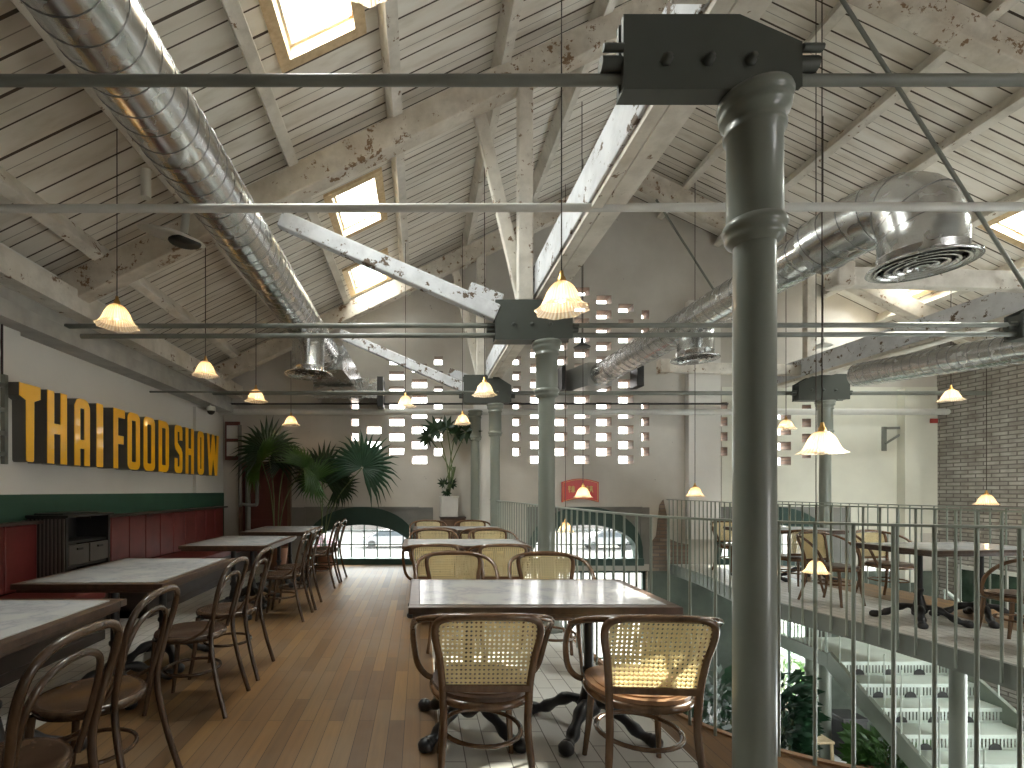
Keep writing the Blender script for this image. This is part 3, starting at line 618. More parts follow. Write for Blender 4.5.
def plate(x0, x1, y, label, z0=2.68, z1=3.02, flange=True, mir_=False, dp=0.075):
    root = empty('bearing_plate', ((x0 + x1) / 2, y, z0)); hw = (x1 - x0) / 2; hh = z1 - z0
    pl = [(-hw, 0), (hw, 0), (hw, hh * 0.62), (hw * 0.30, hh), (-hw, hh)]
    if mir_: pl = [(-a, b) for a, b in pl][::-1]
    MB().prism(pl, XZ, -dp, -dp + 0.018).prism(pl, XZ, dp - 0.018, dp).build('side_plate', M['sage_unlit'], root, bevel=0.004)
    MB().box(-hw - 0.0, hw * 0.5, -dp - 0.006, dp + 0.006, -0.014, -0.0).build('flange', M['sage_unlit'], root)
    MB().box(-hw + 0.02, hw - 0.02, -dp + 0.02, dp - 0.02, 0.005, hh * 0.6).build('core_block', M['sage_unlit'], root)
    for k in (-0.52, -0.05, 0.42):
        b = MB().lathe([(0.022, 0), (0.022, 0.010), (0.014, 0.012), (0.014, 0.024), (0.0, 0.025)], seg=6)
        bo = b.build('bolt', M['sage_unlit'], root); bo.rotation_euler = (R(90), 0, 0); bo.location = (k * hw, -dp, hh * 0.36)
    for s_ in (-1, 1):
        MB().tube([(s_ * hw, 0, 0.10), (s_ * (hw + 0.07), 0, 0.10)], 0.027, 10).tube([(s_ * hw, -0.03, 0.135), (s_ * (hw + 0.07), -0.03, 0.135)], 0.014, 8).build('rod_socket', M['sage_unlit'], root)
    tag(root, label, 'plate', 'bolted steel plates on the column heads')
plate(0.71, 1.335, 1.775, 'big dark bolted plate on top of the nearest column', 2.712, 2.965, dp=0.03)
plate(0.70, 1.42, 4.72, 'green grey bolted plate above the second column', 2.72, 3.08)
plate(0.70, 1.46, 8.07, 'green grey bolted plate above the third column', 2.72, 3.16)
plate(5.95, 6.75, 7.92, 'pale bolted plate above the far balcony column', 2.74, 3.14, mir_=True)
plate(5.60, 6.45, 4.72, 'bolted plate at the right picture edge above the balcony', 2.74, 3.10, mir_=True)

# ---------------------------------------------------------------- ducts
def duct_tube(pts, r, parent, seg=28, ring=0.14, name='duct_pipe'):
    P = [Vector(p) for p in pts]; mb = MB(); mb.tube(P, r, seg); o = mb.build(name, M['duct'], parent)
    rings = MB(); L = 0; nxt = ring / 2
    for a, b in zip(P, P[1:]):
        d = b - a; ln = d.length; dn = d.normalized()
        while nxt <= L + ln:
            c = a + dn * (nxt - L); sk = dn.orthogonal().normalized(); s2 = dn.cross(sk)
            ax = (dn + 0.0 * sk)
            rings.tube([c + (sk * math.cos(t) + s2 * math.sin(t)) * (r + 0.001) + dn * (0.035 * math.sin(t)) for t in [2 * PI * k / seg for k in range(seg)]], 0.0028, 5, closed=True)
            nxt += ring
        L += ln
    rings.build('spiral_seam', M['duct_dark'], o); return o
def diffuser(x, y, ztop, zbot, rd, rf, parent):
    MB().lathe([(rd, ztop - zbot), (rd, 0.10), (rd + 0.006, 0.095), (rd, 0.09), (rd, 0.04), (rd - 0.01, 0.03)], (x, y, zbot), 36).build('drop_collar', M['duct'], parent)
    prof = [(rf, 0.0), (rf, 0.012), (rd, 0.04)]
    MB().lathe([(rd, 0.045), (rf, 0.015), (rf + 0.004, 0.006), (rf - 0.01, 0.0), (rf - 0.05, 0.018)], (x, y, zbot), 40).build('rim', M['duct'], parent)
    k = rf - 0.045; c = MB()
    while k > 0.03:
        c.lathe([(k, -0.002), (k - 0.012, 0.004), (k - 0.03, 0.030), (k - 0.034, 0.028), (k - 0.016, -0.002), (k, -0.002)], (x, y, zbot), 36); k -= 0.052
    c.lathe([(0.03, 0), (0.0, 0.0)], (x, y, zbot + 0.002), 16); c.build('louvre_cone', M['duct'], parent)
    MB().lathe([(rd - 0.01, 0.06), (0, 0.06)], (x, y, zbot), 24).build('dark_throat', M['black'], parent)
d1 = empty('spiral_duct', (0, 0, 0)); tag(d1, 'long galvanised spiral duct running under the left roof slope', 'duct')
duct_tube([(-1.5, 1.0, 3.48), (-1.5, 4.2, 3.48), (-1.42, 7.55, 3.34)], 0.215, d1)
diffuser(-1.42, 6.35, 3.4, 2.77, 0.20, 0.30, d1)
MB().prism([(-0.22, -0.2), (0.22, -0.2), (0.22, 0.2), (-0.22, 0.2)], lambda u, v, w_: (-1.38 + u * (1 + 0.9 * w_), 7.5 + w_ * 0.9, 3.02 + 0.3 * (1 - w_) + v * (1 - 0.25 * w_)), 0, 1).build('transition_box', M['duct'], d1)
MB().box(-1.75, -0.72, 8.4, BW + 0.02, 2.86, 3.20).build('plenum', M['duct'], d1)
MB().box(-0.72, -0.62, 8.38, 8.88, 2.72, 3.22).build('black_end_flange', M['black'], d1)
d2 = empty('spiral_duct'); tag(d2, 'galvanised spiral duct over the void ending in a big drum diffuser', 'duct')
duct_tube([(2.95, 8.5, 3.22), (3.12, 6.5, 3.25), (3.30, 4.15, 3.32)], 0.185, d2)
duct_tube(cr([(3.31, 4.18, 3.32), (3.37, 3.95, 3.36), (3.46, 3.70, 3.37), (3.50, 3.55, 3.28), (3.51, 3.50, 3.08)], 5), 0.232, d2, ring=0.13, name='elbow')
diffuser(3.51, 3.50, 3.12, 2.87, 0.235, 0.295, d2)
diffuser(3.27, 5.95, 3.2, 2.86, 0.20, 0.265, d2)
MB().prism([(-0.2, -0.19), (0.2, -0.19), (0.2, 0.19), (-0.2, 0.19)], lambda u, v, w_: (2.95 + u * (1 + 0.25 * w_) - 0.2 * w_, 8.2 + w_ * 0.72, 3.22 + v), 0, 1).build('transition_box', M['duct_matte'], d2)
MB().box(2.40, 2.46, 8.45, BW - 0.001, 3.02, 3.42).build('black_end_flange', M['black'], d2)
d3 = empty('spiral_duct'); tag(d3, 'slim dull spiral duct under the right roof slope above the balcony', 'duct')
duct_tube([(6.12, 7.0, 2.92), (6.3, 5.0, 2.78)], 0.16, d3, ring=0.1)

# upper fittings: dish fan, small spun lamps
f_ = empty('ceiling_fitting', at(172, 236, 3.9)); tag(f_, 'round white dish with a dark motor hanging by the left duct', 'ceiling fitting')
MB().lathe([(0.0, 0.025), (0.17, 0.02), (0.24, 0.0), (0.245, -0.006), (0.0, 0.0)], seg=32).build('dish', M['white_dish'], f_).rotation_euler = (R(10), R(12), 0)
MB().lathe([(0.0, 0), (0.05, 0), (0.07, -0.03), (0.12, -0.05), (0.0, -0.055)], (0.10, 0, 0), seg=16).build('motor', M['black'], f_)
MB().tube([(0.09, 0, 0), (0.13, 0, 0.35), (0.13, 0, 0.6)], 0.03, 10).build('hanger', M['pipe_white'], f_)
f2 = MB().tube([at(146, 170, 3.7), at(146, 198, 3.7)], 0.035, 12).build('tube_fitting', M['white_dish']); tag(f2, 'short white tube fixed under the boards left of the big duct', 'ceiling fitting')
for px, py, Y in ((582, 347, 6.0), (823, 346, 6.2)):
    p = at(px, py, Y); e = empty('spun_lamp', p)
    MB().lathe([(0.02, 0.10), (0.022, 0.04), (0.05, 0.03), (0.10, 0.0), (0.098, -0.004), (0.0, 0.01)], seg=20).build('lamp_shade', M['white_dish'] if px > 700 else M['black'], e)
    MB().tube([(0, 0, 0.1), (0, 0, zroof(p.x) - p.z - 0.02)], 0.005, 6).build('cord', M['cord'], e)
    tag(e, 'tiny white spun metal lamp under the right rods' if px > 700 else 'tiny dark spun metal lamp right of the second column plate', 'lamp')

# ---------------------------------------------------------------- railings
def resample(path, step, start=0.0):
    P = [Vector(p) for p in path]; out = []; acc = step - max(start, 1e-4)
    for a, b in zip(P, P[1:]):
        ln = (b - a).length; d = (b - a) / max(ln, 1e-9); t = step - acc
        while t <= ln: out.append(a + d * t); t += step
        acc = ln - (t - step)
    return out
def railing(path, step, side, zt, zb, label, mat, r=0.010, start=0.05):
    P = [Vector((p[0], p[1], 0)) for p in path]; Q = []
    for i, p in enumerate(P):
        t = (P[min(i + 1, len(P) - 1)] - P[max(i - 1, 0)]).normalized(); Q.append(p + Vector((t.y, -t.x, 0)) * side)
    root = empty('balcony_railing', (Q[0].x, Q[0].y, 0)); o = Q[0]
    mb = MB(); z = Vector((0, 0, zt))
    A = [(q.x - o.x - 0.0, q.y - o.y) for q in Q]
    n2 = []
    for i, q in enumerate(Q):
        t = (Q[min(i + 1, len(Q) - 1)] - Q[max(i - 1, 0)]).normalized(); n2.append(Vector((t.y, -t.x, 0)) * 0.02)
    mb.ribbon([(q.x - o.x - n.x, q.y - o.y - n.y) for q, n in zip(Q, n2)], [(q.x - o.x + n.x, q.y - o.y + n.y) for q, n in zip(Q, n2)], XY, zt - 0.008, zt + 0.004)
    mb.build('handrail', mat, root)
    for q in resample(Q, step, start):
        b = MB(); loc = q - o
        b.tube([(0, 0, zt), (0, 0, zb + 0.03), (0, 0, zb)], r, 8); bo = b.build('baluster', mat, root); bo.location = loc
    tag(root, label, 'railing'); return root
railing(edge_s, 0.14, 0.035, 1.15, -0.13, 'pale sage railing curving round the near edge of the void', M['rail'], 0.0082, 0.125)
railing(bal_s, 0.155, -0.045, 1.15, -0.14, 'sage railing along the void side of the far balcony', M['rail'], 0.010)
railing([(OUT - 0.03, 2.0), (OUT - 0.03, 4.0), (OUT - 0.03, 6.5), (OUT - 0.03, 8.8)], 0.15, 0.0, 1.12, 0.0, 'thin railing on the outer side of the balcony, before the brick wall', M['rail'], 0.008)

# ---------------------------------------------------------------- furniture
def make_cane_chair():
    root = empty('cane_armchair')
    def seat(n=40):
        return [(0.215 * math.copysign(abs(math.cos(a)) ** 0.85, math.cos(a)) * (1 + 0.07 * math.sin(a)), 0.215 * math.copysign(abs(math.sin(a)) ** 0.85, math.sin(a))) for a in [2 * PI * k / n for k in range(n)]]
    so = seat(); MB().prism(so, XY, 0.425, 0.443).prism([(x * 0.86, y * 0.86) for x, y in so], XY, 0.443, 0.449).build('seat', M['seat'], root, bevel=0.004)
    MB().tube([(x * 0.99, y * 0.99, 0.408) for x, y in so], 0.019, 8, closed=True).build('seat_frame', M['bent'], root)
    half = [(-0.178, -0.192, 0.40), (-0.182, -0.20, 0.50), (-0.196, -0.222, 0.62), (-0.213, -0.246, 0.71), (-0.207, -0.262, 0.765), (-0.165, -0.272, 0.790), (-0.08, -0.278, 0.796), (0, -0.28, 0.797)]
    U = cr(mir(half), 5); MB().tube(U, 0.0168, 8).build('back_frame', M['bent'], root)
    up = [p for p in U if p.z > 0.485]; n = len(up); pan = MB()
    lo = [(p.x * 0.98, p.y, p.z - 0.006) for p in up]; cz = 0.487; cen = (0, -0.212, cz)
    hi = [(x, y - 0.0035, z) for x, y, z in lo]; lo2 = [(x, y + 0.0035, z) for x, y, z in lo]
    cols_ = []
    for L_ in (lo2, hi):
        m = (n - 1) // 2; base = len(pan.v); pan.add(L_, [])
        for i in range(m): pan.add([L_[i], L_[i + 1], L_[n - 2 - i], L_[n - 1 - i]], [(0, 1, 2, 3)] if n - 2 - i > i + 1 else [(0, 1, 3)])
    pan.build('cane_panel', M['cane'], root)
    MB().beam((-0.185, -0.205, 0.482), (0.185, -0.205, 0.482), 0.018, 0.030).build('back_rail', M['bent'], root, bevel=0.004)
    arm = [(-0.185, 0.09, 0.408), (-0.245, 0.10, 0.425), (-0.285, 0.09, 0.48), (-0.302, 0.055, 0.58), (-0.306, -0.01, 0.665), (-0.300, -0.09, 0.725), (-0.270, -0.18, 0.762), (-0.205, -0.25, 0.786), (-0.11, -0.292, 0.799), (0, -0.306, 0.803)]
    MB().tube(cr(mir(arm), 5), 0.0145, 8).build('arm_hoop', M['bent'], root)
    MB().tube([(0.178 * math.cos(a), 0.180 * math.sin(a) - 0.02, 0.235) for a in [2 * PI * k / 28 for k in range(28)]], 0.0095, 7, closed=True, flat=1.3).build('stretcher', M['bent'], root)
    for sx in (-1, 1):
        MB().tube(cr([(sx * 0.205, -0.255, 0.0), (sx * 0.188, -0.215, 0.15), (sx * 0.176, -0.192, 0.30), (sx * 0.178, -0.192, 0.43)], 4), [0.0135] * 5 + [0.0165] * 8, 8).build('leg', M['bent'], root)
        MB().tube(cr([(sx * 0.178, 0.205, 0.0), (sx * 0.162, 0.178, 0.2), (sx * 0.152, 0.16, 0.40)], 4), [0.0125, 0.013, 0.014, 0.015, 0.016, 0.0165, 0.017, 0.0175, 0.018], 8).build('leg', M['bent'], root)
    return root
def make_bent_chair():
    root = empty('bentwood_chair')
    MB().lathe([(0, 0.452), (0.165, 0.450), (0.178, 0.456), (0.200, 0.454), (0.205, 0.442), (0.200, 0.420), (0.18, 0.416), (0, 0.42)], seg=36).build('seat', M['bent_dark'], root)
    half = [(-0.195, -0.285, 0.0), (-0.180, -0.225, 0.22), (-0.168, -0.190, 0.44), (-0.180, -0.212, 0.60), (-0.196, -0.245, 0.73), (-0.182, -0.272, 0.82), (-0.12, -0.290, 0.868), (0, -0.298, 0.882)]
    MB().tube(cr(mir(half), 5), 0.0145, 8).build('back_hoop', M['bent_dark'], root)
    inn = [(-0.135, -0.165, 0.44), (-0.148, -0.195, 0.56), (-0.152, -0.222, 0.67), (-0.125, -0.248, 0.755), (-0.065, -0.260, 0.793), (0, -0.264, 0.802)]
    MB().tube(cr(mir(inn), 5), 0.0115, 8).build('inner_hoop', M['bent_dark'], root)
    MB().tube([(0.158 * math.cos(a), 0.158 * math.sin(a) - 0.01, 0.225) for a in [2 * PI * k / 28 for k in range(28)]], 0.009, 7, closed=True).build('stretcher', M['bent_dark'], root)
    for sx in (-1, 1):
        MB().tube(cr([(sx * 0.176, -0.200, 0.57), (sx * 0.195, -0.165, 0.50), (sx * 0.20, -0.09, 0.455), (sx * 0.198, -0.02, 0.436)], 4), 0.009, 7).build('brace', M['bent_dark'], root)
        MB().tube(cr([(sx * 0.168, 0.195, 0.0), (sx * 0.152, 0.165, 0.2), (sx * 0.140, 0.145, 0.42)], 4), [0.012, 0.0125, 0.013, 0.014, 0.015, 0.016, 0.0165, 0.017, 0.0175], 8).build('leg', M['bent_dark'], root)
    return root
def make_pedestal(parent, x, y, h=0.71, yaw=0):
    b = MB(); b.tube([(x, y, 0.10), (x, y, h)], 0.026, 12).lathe([(0.028, 0.30), (0.036, 0.31), (0.036, 0.33), (0.028, 0.34)], (x, y, 0), 12).lathe([(0.03, 0.07), (0.06, 0.10), (0.066, 0.14), (0.05, 0.17), (0.042, 0.20), (0.03, 0.26)], (x, y, 0), 14)
    b.box(x - 0.2, x + 0.2, y - 0.03, y + 0.03, h - 0.02, h); b.build('pedestal', M['iron'], parent)
    for k in range(4):
        a = yaw + R(45 + 90 * k); c, s_ = math.cos(a), math.sin(a)
        pr = cr([(0.0, 0, 0.13), (0.09, 0, 0.15), (0.18, 0, 0.105), (0.26, 0, 0.05), (0.325, 0, 0.030)], 4)
        rr = [0.030 + 0.006 * math.sin(i * 1.3) for i in range(len(pr))]; rr[-1] = 0.028
        f = MB().tube([(x + p.x * c, y + p.x * s_, p.z) for p in pr], rr, 9)
        f.lathe([(0.0, 0.064), (0.024, 0.058), (0.040, 0.036), (0.038, 0.012), (0.028, 0.0), (0, 0)], (x + 0.335 * c, y + 0.335 * s_, 0), 12)
        f.build('claw_foot', M['iron'], parent)
def make_table(w_, d_, peds):
    root = empty('marble_table'); hw, hd = w_ / 2, d_ / 2
    prof = MB(); fr = 0.055
    fo = MB()
    for (x0, x1, y0, y1) in ((-hw, hw, -hd, -hd + fr), (-hw, hw, hd - fr, hd), (-hw, -hw + fr, -hd + fr, hd - fr), (hw - fr, hw, -hd + fr, hd - fr)):
        fo.box(x0, x1, y0, y1, 0.716, 0.750)
    fo.box(-hw + 0.02, hw - 0.02, -hd + 0.02, hd - 0.02, 0.694, 0.716)
    fo.build('wood_surround', M['table_wood'], root, bevel=0.004)
    MB().box(-hw + fr, hw - fr, -hd + fr, hd - fr, 0.72, 0.7525).build('marble_top', M['marble'], root)
    for (px, py, yw) in peds: make_pedestal(root, px, py, 0.694, yw)
    return root
# centre row of tables
tcen = make_table(1.30, 0.76, [(-0.33, 0, 0), (0.33, 0, R(8))])
CT = [(0.595, 2.74, 'nearest marble table with brown wood edge in the centre row'), (0.60, 5.36, 'second marble table of the centre row, beside the second column'), (0.55, 7.42, 'farthest marble table of the centre row')]
for i, (x, y, lb) in enumerate(CT):
    o = tcen if i == 0 else copy_tree(tcen); o.location = (x, y, 0); o.rotation_euler.z = 0
    if i == 1: o.location.x = 0.47
    tag(o, lb, 'table', 'marble topped tables in the centre row')
# cane chairs
ch = make_cane_chair()
CH = [(0.275, 2.28, 0, 'cane back armchair nearest the camera, left of the pair at the front table'),
      (0.975, 2.25, -4, 'cane back armchair nearest the camera, right one of the pair, seat in sun'),
      (0.28, 3.76, 183, 'cane armchair facing the camera on the far left side of the nearest table'),
      (0.98, 3.72, 176, 'cane armchair facing the camera on the far right side of the nearest table'),
      (0.14, 4.91, 0, 'cane armchair with its back to the camera, left side of the second table'),
      (0.775, 4.91, 0, 'cane armchair with its back to the camera, tucked by the second column'),
      (0.17, 6.22, 180, 'cane armchair facing the camera behind the second table, left one'),
      (0.92, 6.22, 184, 'cane armchair facing the camera behind the second table, right one'),
      (0.22, 6.97, 0, 'cane armchair with its back to the camera at the farthest table, left one'),
      (0.86, 6.96, 4, 'cane armchair with its back to the camera at the farthest table, right one'),
      (0.14, 8.17, 180, 'cane armchair facing the camera behind the farthest table, left one'),
      (0.86, 8.17, 176, 'cane armchair facing the camera behind the farthest table, right one')]
for i, (x, y, a, lb) in enumerate(CH):
    o = ch if i == 0 else copy_tree(ch); o.location = (x, y, 0); o.rotation_euler.z = R(a); tag(o, lb, 'chair', 'cane back armchairs at the centre tables')
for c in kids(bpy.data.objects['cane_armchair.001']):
    if c.name.startswith('seat') and 'frame' not in c.name: c.data = c.data.copy(); c.data.materials[0] = M['seat_sunlit']
# left row tables
tl = make_table(0.90, 1.16, [(0, -0.3, 0), (0, 0.3, 0)])
LT = [(-1.95, 1.98, 'nearest marble table of the left row, cut by the picture edge'), (-1.97, 3.53, 'marble table of the left row before the dark ribbed cabinet'),
      (-1.97, 5.58, 'third marble table of the left row, along the red bench'), (-1.97, 7.28, 'farthest marble table of the left row, before the palms')]
for i, (x, y, lb) in enumerate(LT):
    o = tl if i == 0 else copy_tree(tl); o.location = (x, y, 0); tag(o, lb, 'table', 'marble topped tables along the red bench')
bc = make_bent_chair()
LC = [(-1.30, 1.52, 88, 'dark bentwood chair nearest the camera at the bottom left corner'), (-1.38, 2.10, 92, 'second dark bentwood chair of the left row, at the nearest table'),
      (-1.40, 3.06, 90, 'third dark bentwood chair of the left row, near side of the second table'), (-1.40, 3.62, 91, 'fourth dark bentwood chair of the left row, far side of the second table'),
      (-1.44, 5.16, 89, 'fifth dark bentwood chair of the left row, near side of the third table'), (-1.43, 5.64, 92, 'sixth dark bentwood chair of the left row, far side of the third table'),
      (-1.42, 6.86, 90, 'seventh dark bentwood chair of the left row, near side of the farthest table'), (-1.40, 7.36, 88, 'eighth dark bentwood chair of the left row, last before the arch window'),
      ]
for i, (x, y, a, lb) in enumerate(LC):
    o = bc if i == 0 else copy_tree(bc); o.location = (x, y, 0); o.rotation_euler.z = R(a); tag(o, lb, 'chair', 'bentwood chairs of the left row')
# balcony furniture
ct0 = tcen
BT = [(5.30, 5.00, 4, 'marble table on the far balcony, nearer one with two black pedestals'), (5.35, 7.38, -4, 'marble table on the far balcony, farther one beside the slender column'), (5.45, 3.0, 2, 'marble table on the balcony at the right picture edge')]
for x, y, a, lb in BT:
    o = copy_tree(tcen); o.location = (x, y, 0); o.rotation_euler.z = R(a); tag(o, lb, 'table', 'marble topped tables on the far balcony')
BC = [(5.62, 5.98, 185, 'cane armchair behind the nearer balcony table, facing the void'), (4.80, 5.80, 196, 'cane armchair at the left end of the nearer balcony table'),
      (5.02, 4.16, 8, 'cane armchair in front of the nearer balcony table, right part of the picture'), (4.95, 6.62, -6, 'cane armchair just left of the slender balcony column, facing the farther table'),
      (5.72, 4.10, -6, 'cane armchair on the balcony beside the outer railing, at the right edge'), (5.0, 7.95, 180, 'cane armchair at the far end of the balcony near the white wall')]
for x, y, a, lb in BC:
    o = copy_tree(ch); o.location = (x, y, 0); o.rotation_euler.z = R(a); tag(o, lb, 'chair', 'cane back armchairs on the far balcony')

# benches
def bench(y0, y1, label):
    root = empty('wall_bench', (LW, y0, 0)); L = y1 - y0
    b = MB(); n = max(2, round(L / 0.36)); st = L / n
    for k in range(n): b.cbox(0.03, 0.135, k * st + 0.003, (k + 1) * st - 0.003, 0.46, 1.01, 0.012)
    b.build('backrest', M['red'], root)
    MB().cbox(0.135, 0.74, 0.0, L, 0.36, 0.46, 0.02).build('seat_cushion', M['red'], root)
    MB().box(0.03, 0.72, 0.0, L, 0.0, 0.36).box(0.03, 0.73, 0.0, L, 0.0, 0.08).build('plinth', M['dark_panel'], root)
    MB().box(0.0, 0.03, 0.0, L, 0.0, 1.01).build('back_board', M['dark_panel'], root)
    tag(root, label, 'bench')
bench(0.2, 4.40, 'red upholstered wall bench nearest the camera, left edge of the picture')
bench(5.10, 8.55, 'long red upholstered wall bench beyond the dark cabinet')
cab = empty('service_cabinet', (LW + 0.014, 4.43, 0)); tag(cab, 'dark ribbed service cabinet with two grey drawers standing between the red benches', 'cabinet')
MB().box(0.0, 0.35, 0.0, 0.03, 0, 1.06).box(0.0, 0.35, 0.60, 0.63, 0, 1.06).box(0.0, 0.03, 0.03, 0.60, 0, 1.06).box(0.03, 0.33, 0.03, 0.60, 0.82, 0.84).box(0.03, 0.33, 0.03, 0.60, 0.60, 0.62).box(0.03, 0.33, 0.03, 0.60, 0.0, 0.08).build('body', M['black'], cab)
MB().cbox(0.0, 0.38, -0.02, 0.65, 1.06, 1.085, 0.006).build('top', M['black'], cab)
rb = MB()
for k in range(10): rb.box(0.012 + k * 0.035, 0.026 + k * 0.035, -0.012, 0.0, 0.03, 1.05)
rb.build('ribbing', simple('grey_slat', (0.14, 0.13, 0.12), 0.1, 5, 0.5), cab)
for y0 in (0.035, 0.325):
    d = MB().cbox(0.33, 0.352, y0, y0 + 0.27, 0.63, 0.81, 0.004).build('drawer', simple('grey_drawer_front', (0.10, 0.09, 0.08), 0.1, 5, 0.5), cab)
    MB().box(0.353, 0.366, y0 + 0.10, y0 + 0.17, 0.76, 0.78).build('handle', M['black'], d)
MB().cbox(0.33, 0.352, 0.035, 0.595, 0.10, 0.58, 0.004).build('door', M['dark_panel'], cab)
for y0 in (-0.0, 0.25): MB().cbox(0.04, 0.30, y0 + 0.03, y0 + 0.28, 1.086, 1.10, 0.004).build('tray', M['iron'], cab)

# ---------------------------------------------------------------- sign THAI FOOD SHOW
def rr(x0, x1, y0, y1, r, n=6):
    out = []
    for cx, cy, a0 in ((x1 - r, y1 - r, 0), (x0 + r, y1 - r, 90), (x0 + r, y0 + r, 180), (x1 - r, y0 + r, 270)):
        for k in range(n + 1): a = R(a0 + 90 * k / n); out.append((cx + r * math.cos(a), cy + r * math.sin(a)))
    return out
def letter(chx, w_, h_):
    s_ = 0.30 * w_ if chx not in 'I' else w_ ; t = 0.09 * h_; r = 0.012
    st = 0.076
    P = []          # list of (outer, holes)
    if chx == 'I': P = [(rr(0, w_, 0, h_, r), [])]
    if chx == 'T': P = [([(0, h_), (0, h_ - 0.10), (w_ / 2 - st / 2 - 0.004, h_ - 0.13), (w_ / 2 - st / 2, 0.01), (w_ / 2 - st / 2 + 0.01, 0), (w_ / 2 + st / 2 - 0.01, 0), (w_ / 2 + st / 2, 0.01), (w_ / 2 + st / 2 + 0.004, h_ - 0.13), (w_, h_ - 0.10), (w_, h_)][::-1], [])]
    if chx == 'H': P = [([(0, 0), (st, 0), (st, h_ * 0.42), (w_ - st, h_ * 0.42), (w_ - st, 0), (w_, 0), (w_, h_), (w_ - st, h_), (w_ - st, h_ * 0.55), (st, h_ * 0.55), (st, h_), (0, h_)], [])]
    if chx == 'A': P = [([(0, 0), (st, 0), (st, h_ * 0.26), (w_ - st, h_ * 0.26), (w_ - st, 0), (w_, 0), (w_, h_ - 0.07), (w_ - 0.03, h_ - 0.015), (w_ - 0.07, h_), (0.07, h_), (0.03, h_ - 0.015), (0, h_ - 0.07)], [rr(st, w_ - st, h_ * 0.38, h_ - 0.085, 0.012)])]
    if chx == 'F': P = [([(0, 0), (st, 0), (st, h_ * 0.42), (w_ * 0.88, h_ * 0.42), (w_ * 0.88, h_ * 0.55), (st, h_ * 0.55), (st, h_ - 0.085), (w_, h_ - 0.085), (w_, h_), (0, h_)], [])]
    if chx == 'O': P = [(rr(0, w_, 0, h_, 0.07), [rr(st, w_ - st, 0.08, h_ - 0.08, 0.018)])]
    if chx == 'D': P = [([(0, 0), (w_ - 0.07, 0), (w_ - 0.02, 0.025), (w_, 0.08), (w_, h_ - 0.08), (w_ - 0.02, h_ - 0.025), (w_ - 0.07, h_), (0, h_)], [rr(st, w_ - st, 0.08, h_ - 0.08, 0.014)])]
    if chx == 'S':
        q = w_
        P = [([(0.05, 0), (q - 0.05, 0), (q - 0.012, 0.02), (q, 0.06), (q, h_ * 0.44), (q - 0.03, h_ * 0.52), (st, h_ * 0.63), (st, h_ - 0.08), (q - st, h_ - 0.08), (q - st, h_ * 0.70), (q, h_ * 0.70), (q, h_ - 0.06), (q - 0.012, h_ - 0.02), (q - 0.05, h_), (0.05, h_), (0.012, h_ - 0.02), (0, h_ - 0.06), (0, h_ * 0.58), (0.03, h_ * 0.49), (q - st, h_ * 0.38), (q - st, 0.08), (st, 0.08), (st, h_ * 0.30), (0, h_ * 0.30), (0, 0.06), (0.012, 0.02)], [])]
    if chx == 'W':
        c = w_ / 2; P = [([(0, h_), (0.07, 0), (0.07 + st * 1.1, 0), (c, h_ * 0.45), (w_ - 0.07 - st * 1.1, 0), (w_ - 0.07, 0), (w_, h_), (w_ - st, h_), (w_ - 0.115, h_ * 0.42), (c + st / 2, h_), (c - st / 2, h_), (0.115, h_ * 0.42), (st, h_)][::-1], [])]
    return P
def letter_mesh(name, shapes, depth, parent):
    cu = bpy.data.curves.new(name, 'CURVE'); cu.dimensions = '2D'; cu.fill_mode = 'BOTH'; cu.extrude = depth / 2; cu.bevel_depth = 0.005; cu.bevel_resolution = 1
    for outer, hs in shapes:
        for pl in [outer] + hs:
            sp = cu.splines.new('POLY'); sp.points.add(len(pl) - 1); sp.use_cyclic_u = True
            for p_, q in zip(sp.points, pl): p_.co = (q[0], q[1], 0, 1)
    tmp = bpy.data.objects.new('t', cu); C.objects.link(tmp); bpy.context.view_layer.update()
    me = bpy.data.meshes.new_from_object(tmp.evaluated_get(bpy.context.evaluated_depsgraph_get())); bpy.data.objects.remove(tmp)
    me.materials.clear(); me.materials.append(M['letter_side']); me.materials.append(M['yellow'])
    for p_ in me.polygons: p_.material_index = 1 if (p_.center.z > depth / 2 - 0.012) else 0; p_.use_smooth = False
    o = bpy.data.objects.new(name, me); C.objects.link(o); o.parent = parent; return o
sign = empty('wall_sign', (LW, 4.13, 1.55)); tag(sign, 'row of tall amber yellow letters reading THAI FOOD SHOW on the left wall', 'sign')
FX = LW + 0.20    # face plane
def ypx(px): return (FX * F) / (px - VX)
SG = [('T', 20, 40.5), ('H', 48, 67), ('A', 75, 90), ('I', 97, 103), ('F', 114, 123), ('O', 128, 140), ('O', 144, 155), ('D', 159, 169), ('S', 175, 182.5), ('H', 186, 194), ('O', 198, 204), ('W', 207.5, 219)]
for c_, a, b in SG:
    y0, y1 = ypx(a), ypx(b); w_ = max(0.10, y1 - y0); h_ = 0.645
    if c_ in 'HAFODS': w_ = max(w_, 0.20)
    o = letter_mesh('letter', letter(c_, w_, h_), 0.17, sign)
    o.matrix_local = Matrix(((0, 0, 1, 0.20 - 0.09), (1, 0, 0, y0 - 4.13), (0, 1, 0, 0), (0, 0, 0, 1)))
MB().box(0.0, 0.03, 0.05, 4.1, 0.15, 0.18).box(0.0, 0.03, 0.05, 4.1, 0.46, 0.49).build('mounting_rail', M['letter_side'], sign)
lad = empty('cable_ladder', (LW, 3.9, 1.5)); tag(lad, 'grey pipe rungs fixed to the wall left of the letter T', 'cable ladder')
for z in (0.10, 0.27, 0.46, 0.66): MB().beam((0.105, -1.4, z + 0.0), (0.105, 0.20, z), 0.03, 0.035).build('rung', M['rod'], lad)
MB().box(0.086, 0.12, 0.17, 0.205, 0.02, 0.75).build('upright', M['rod'], lad)
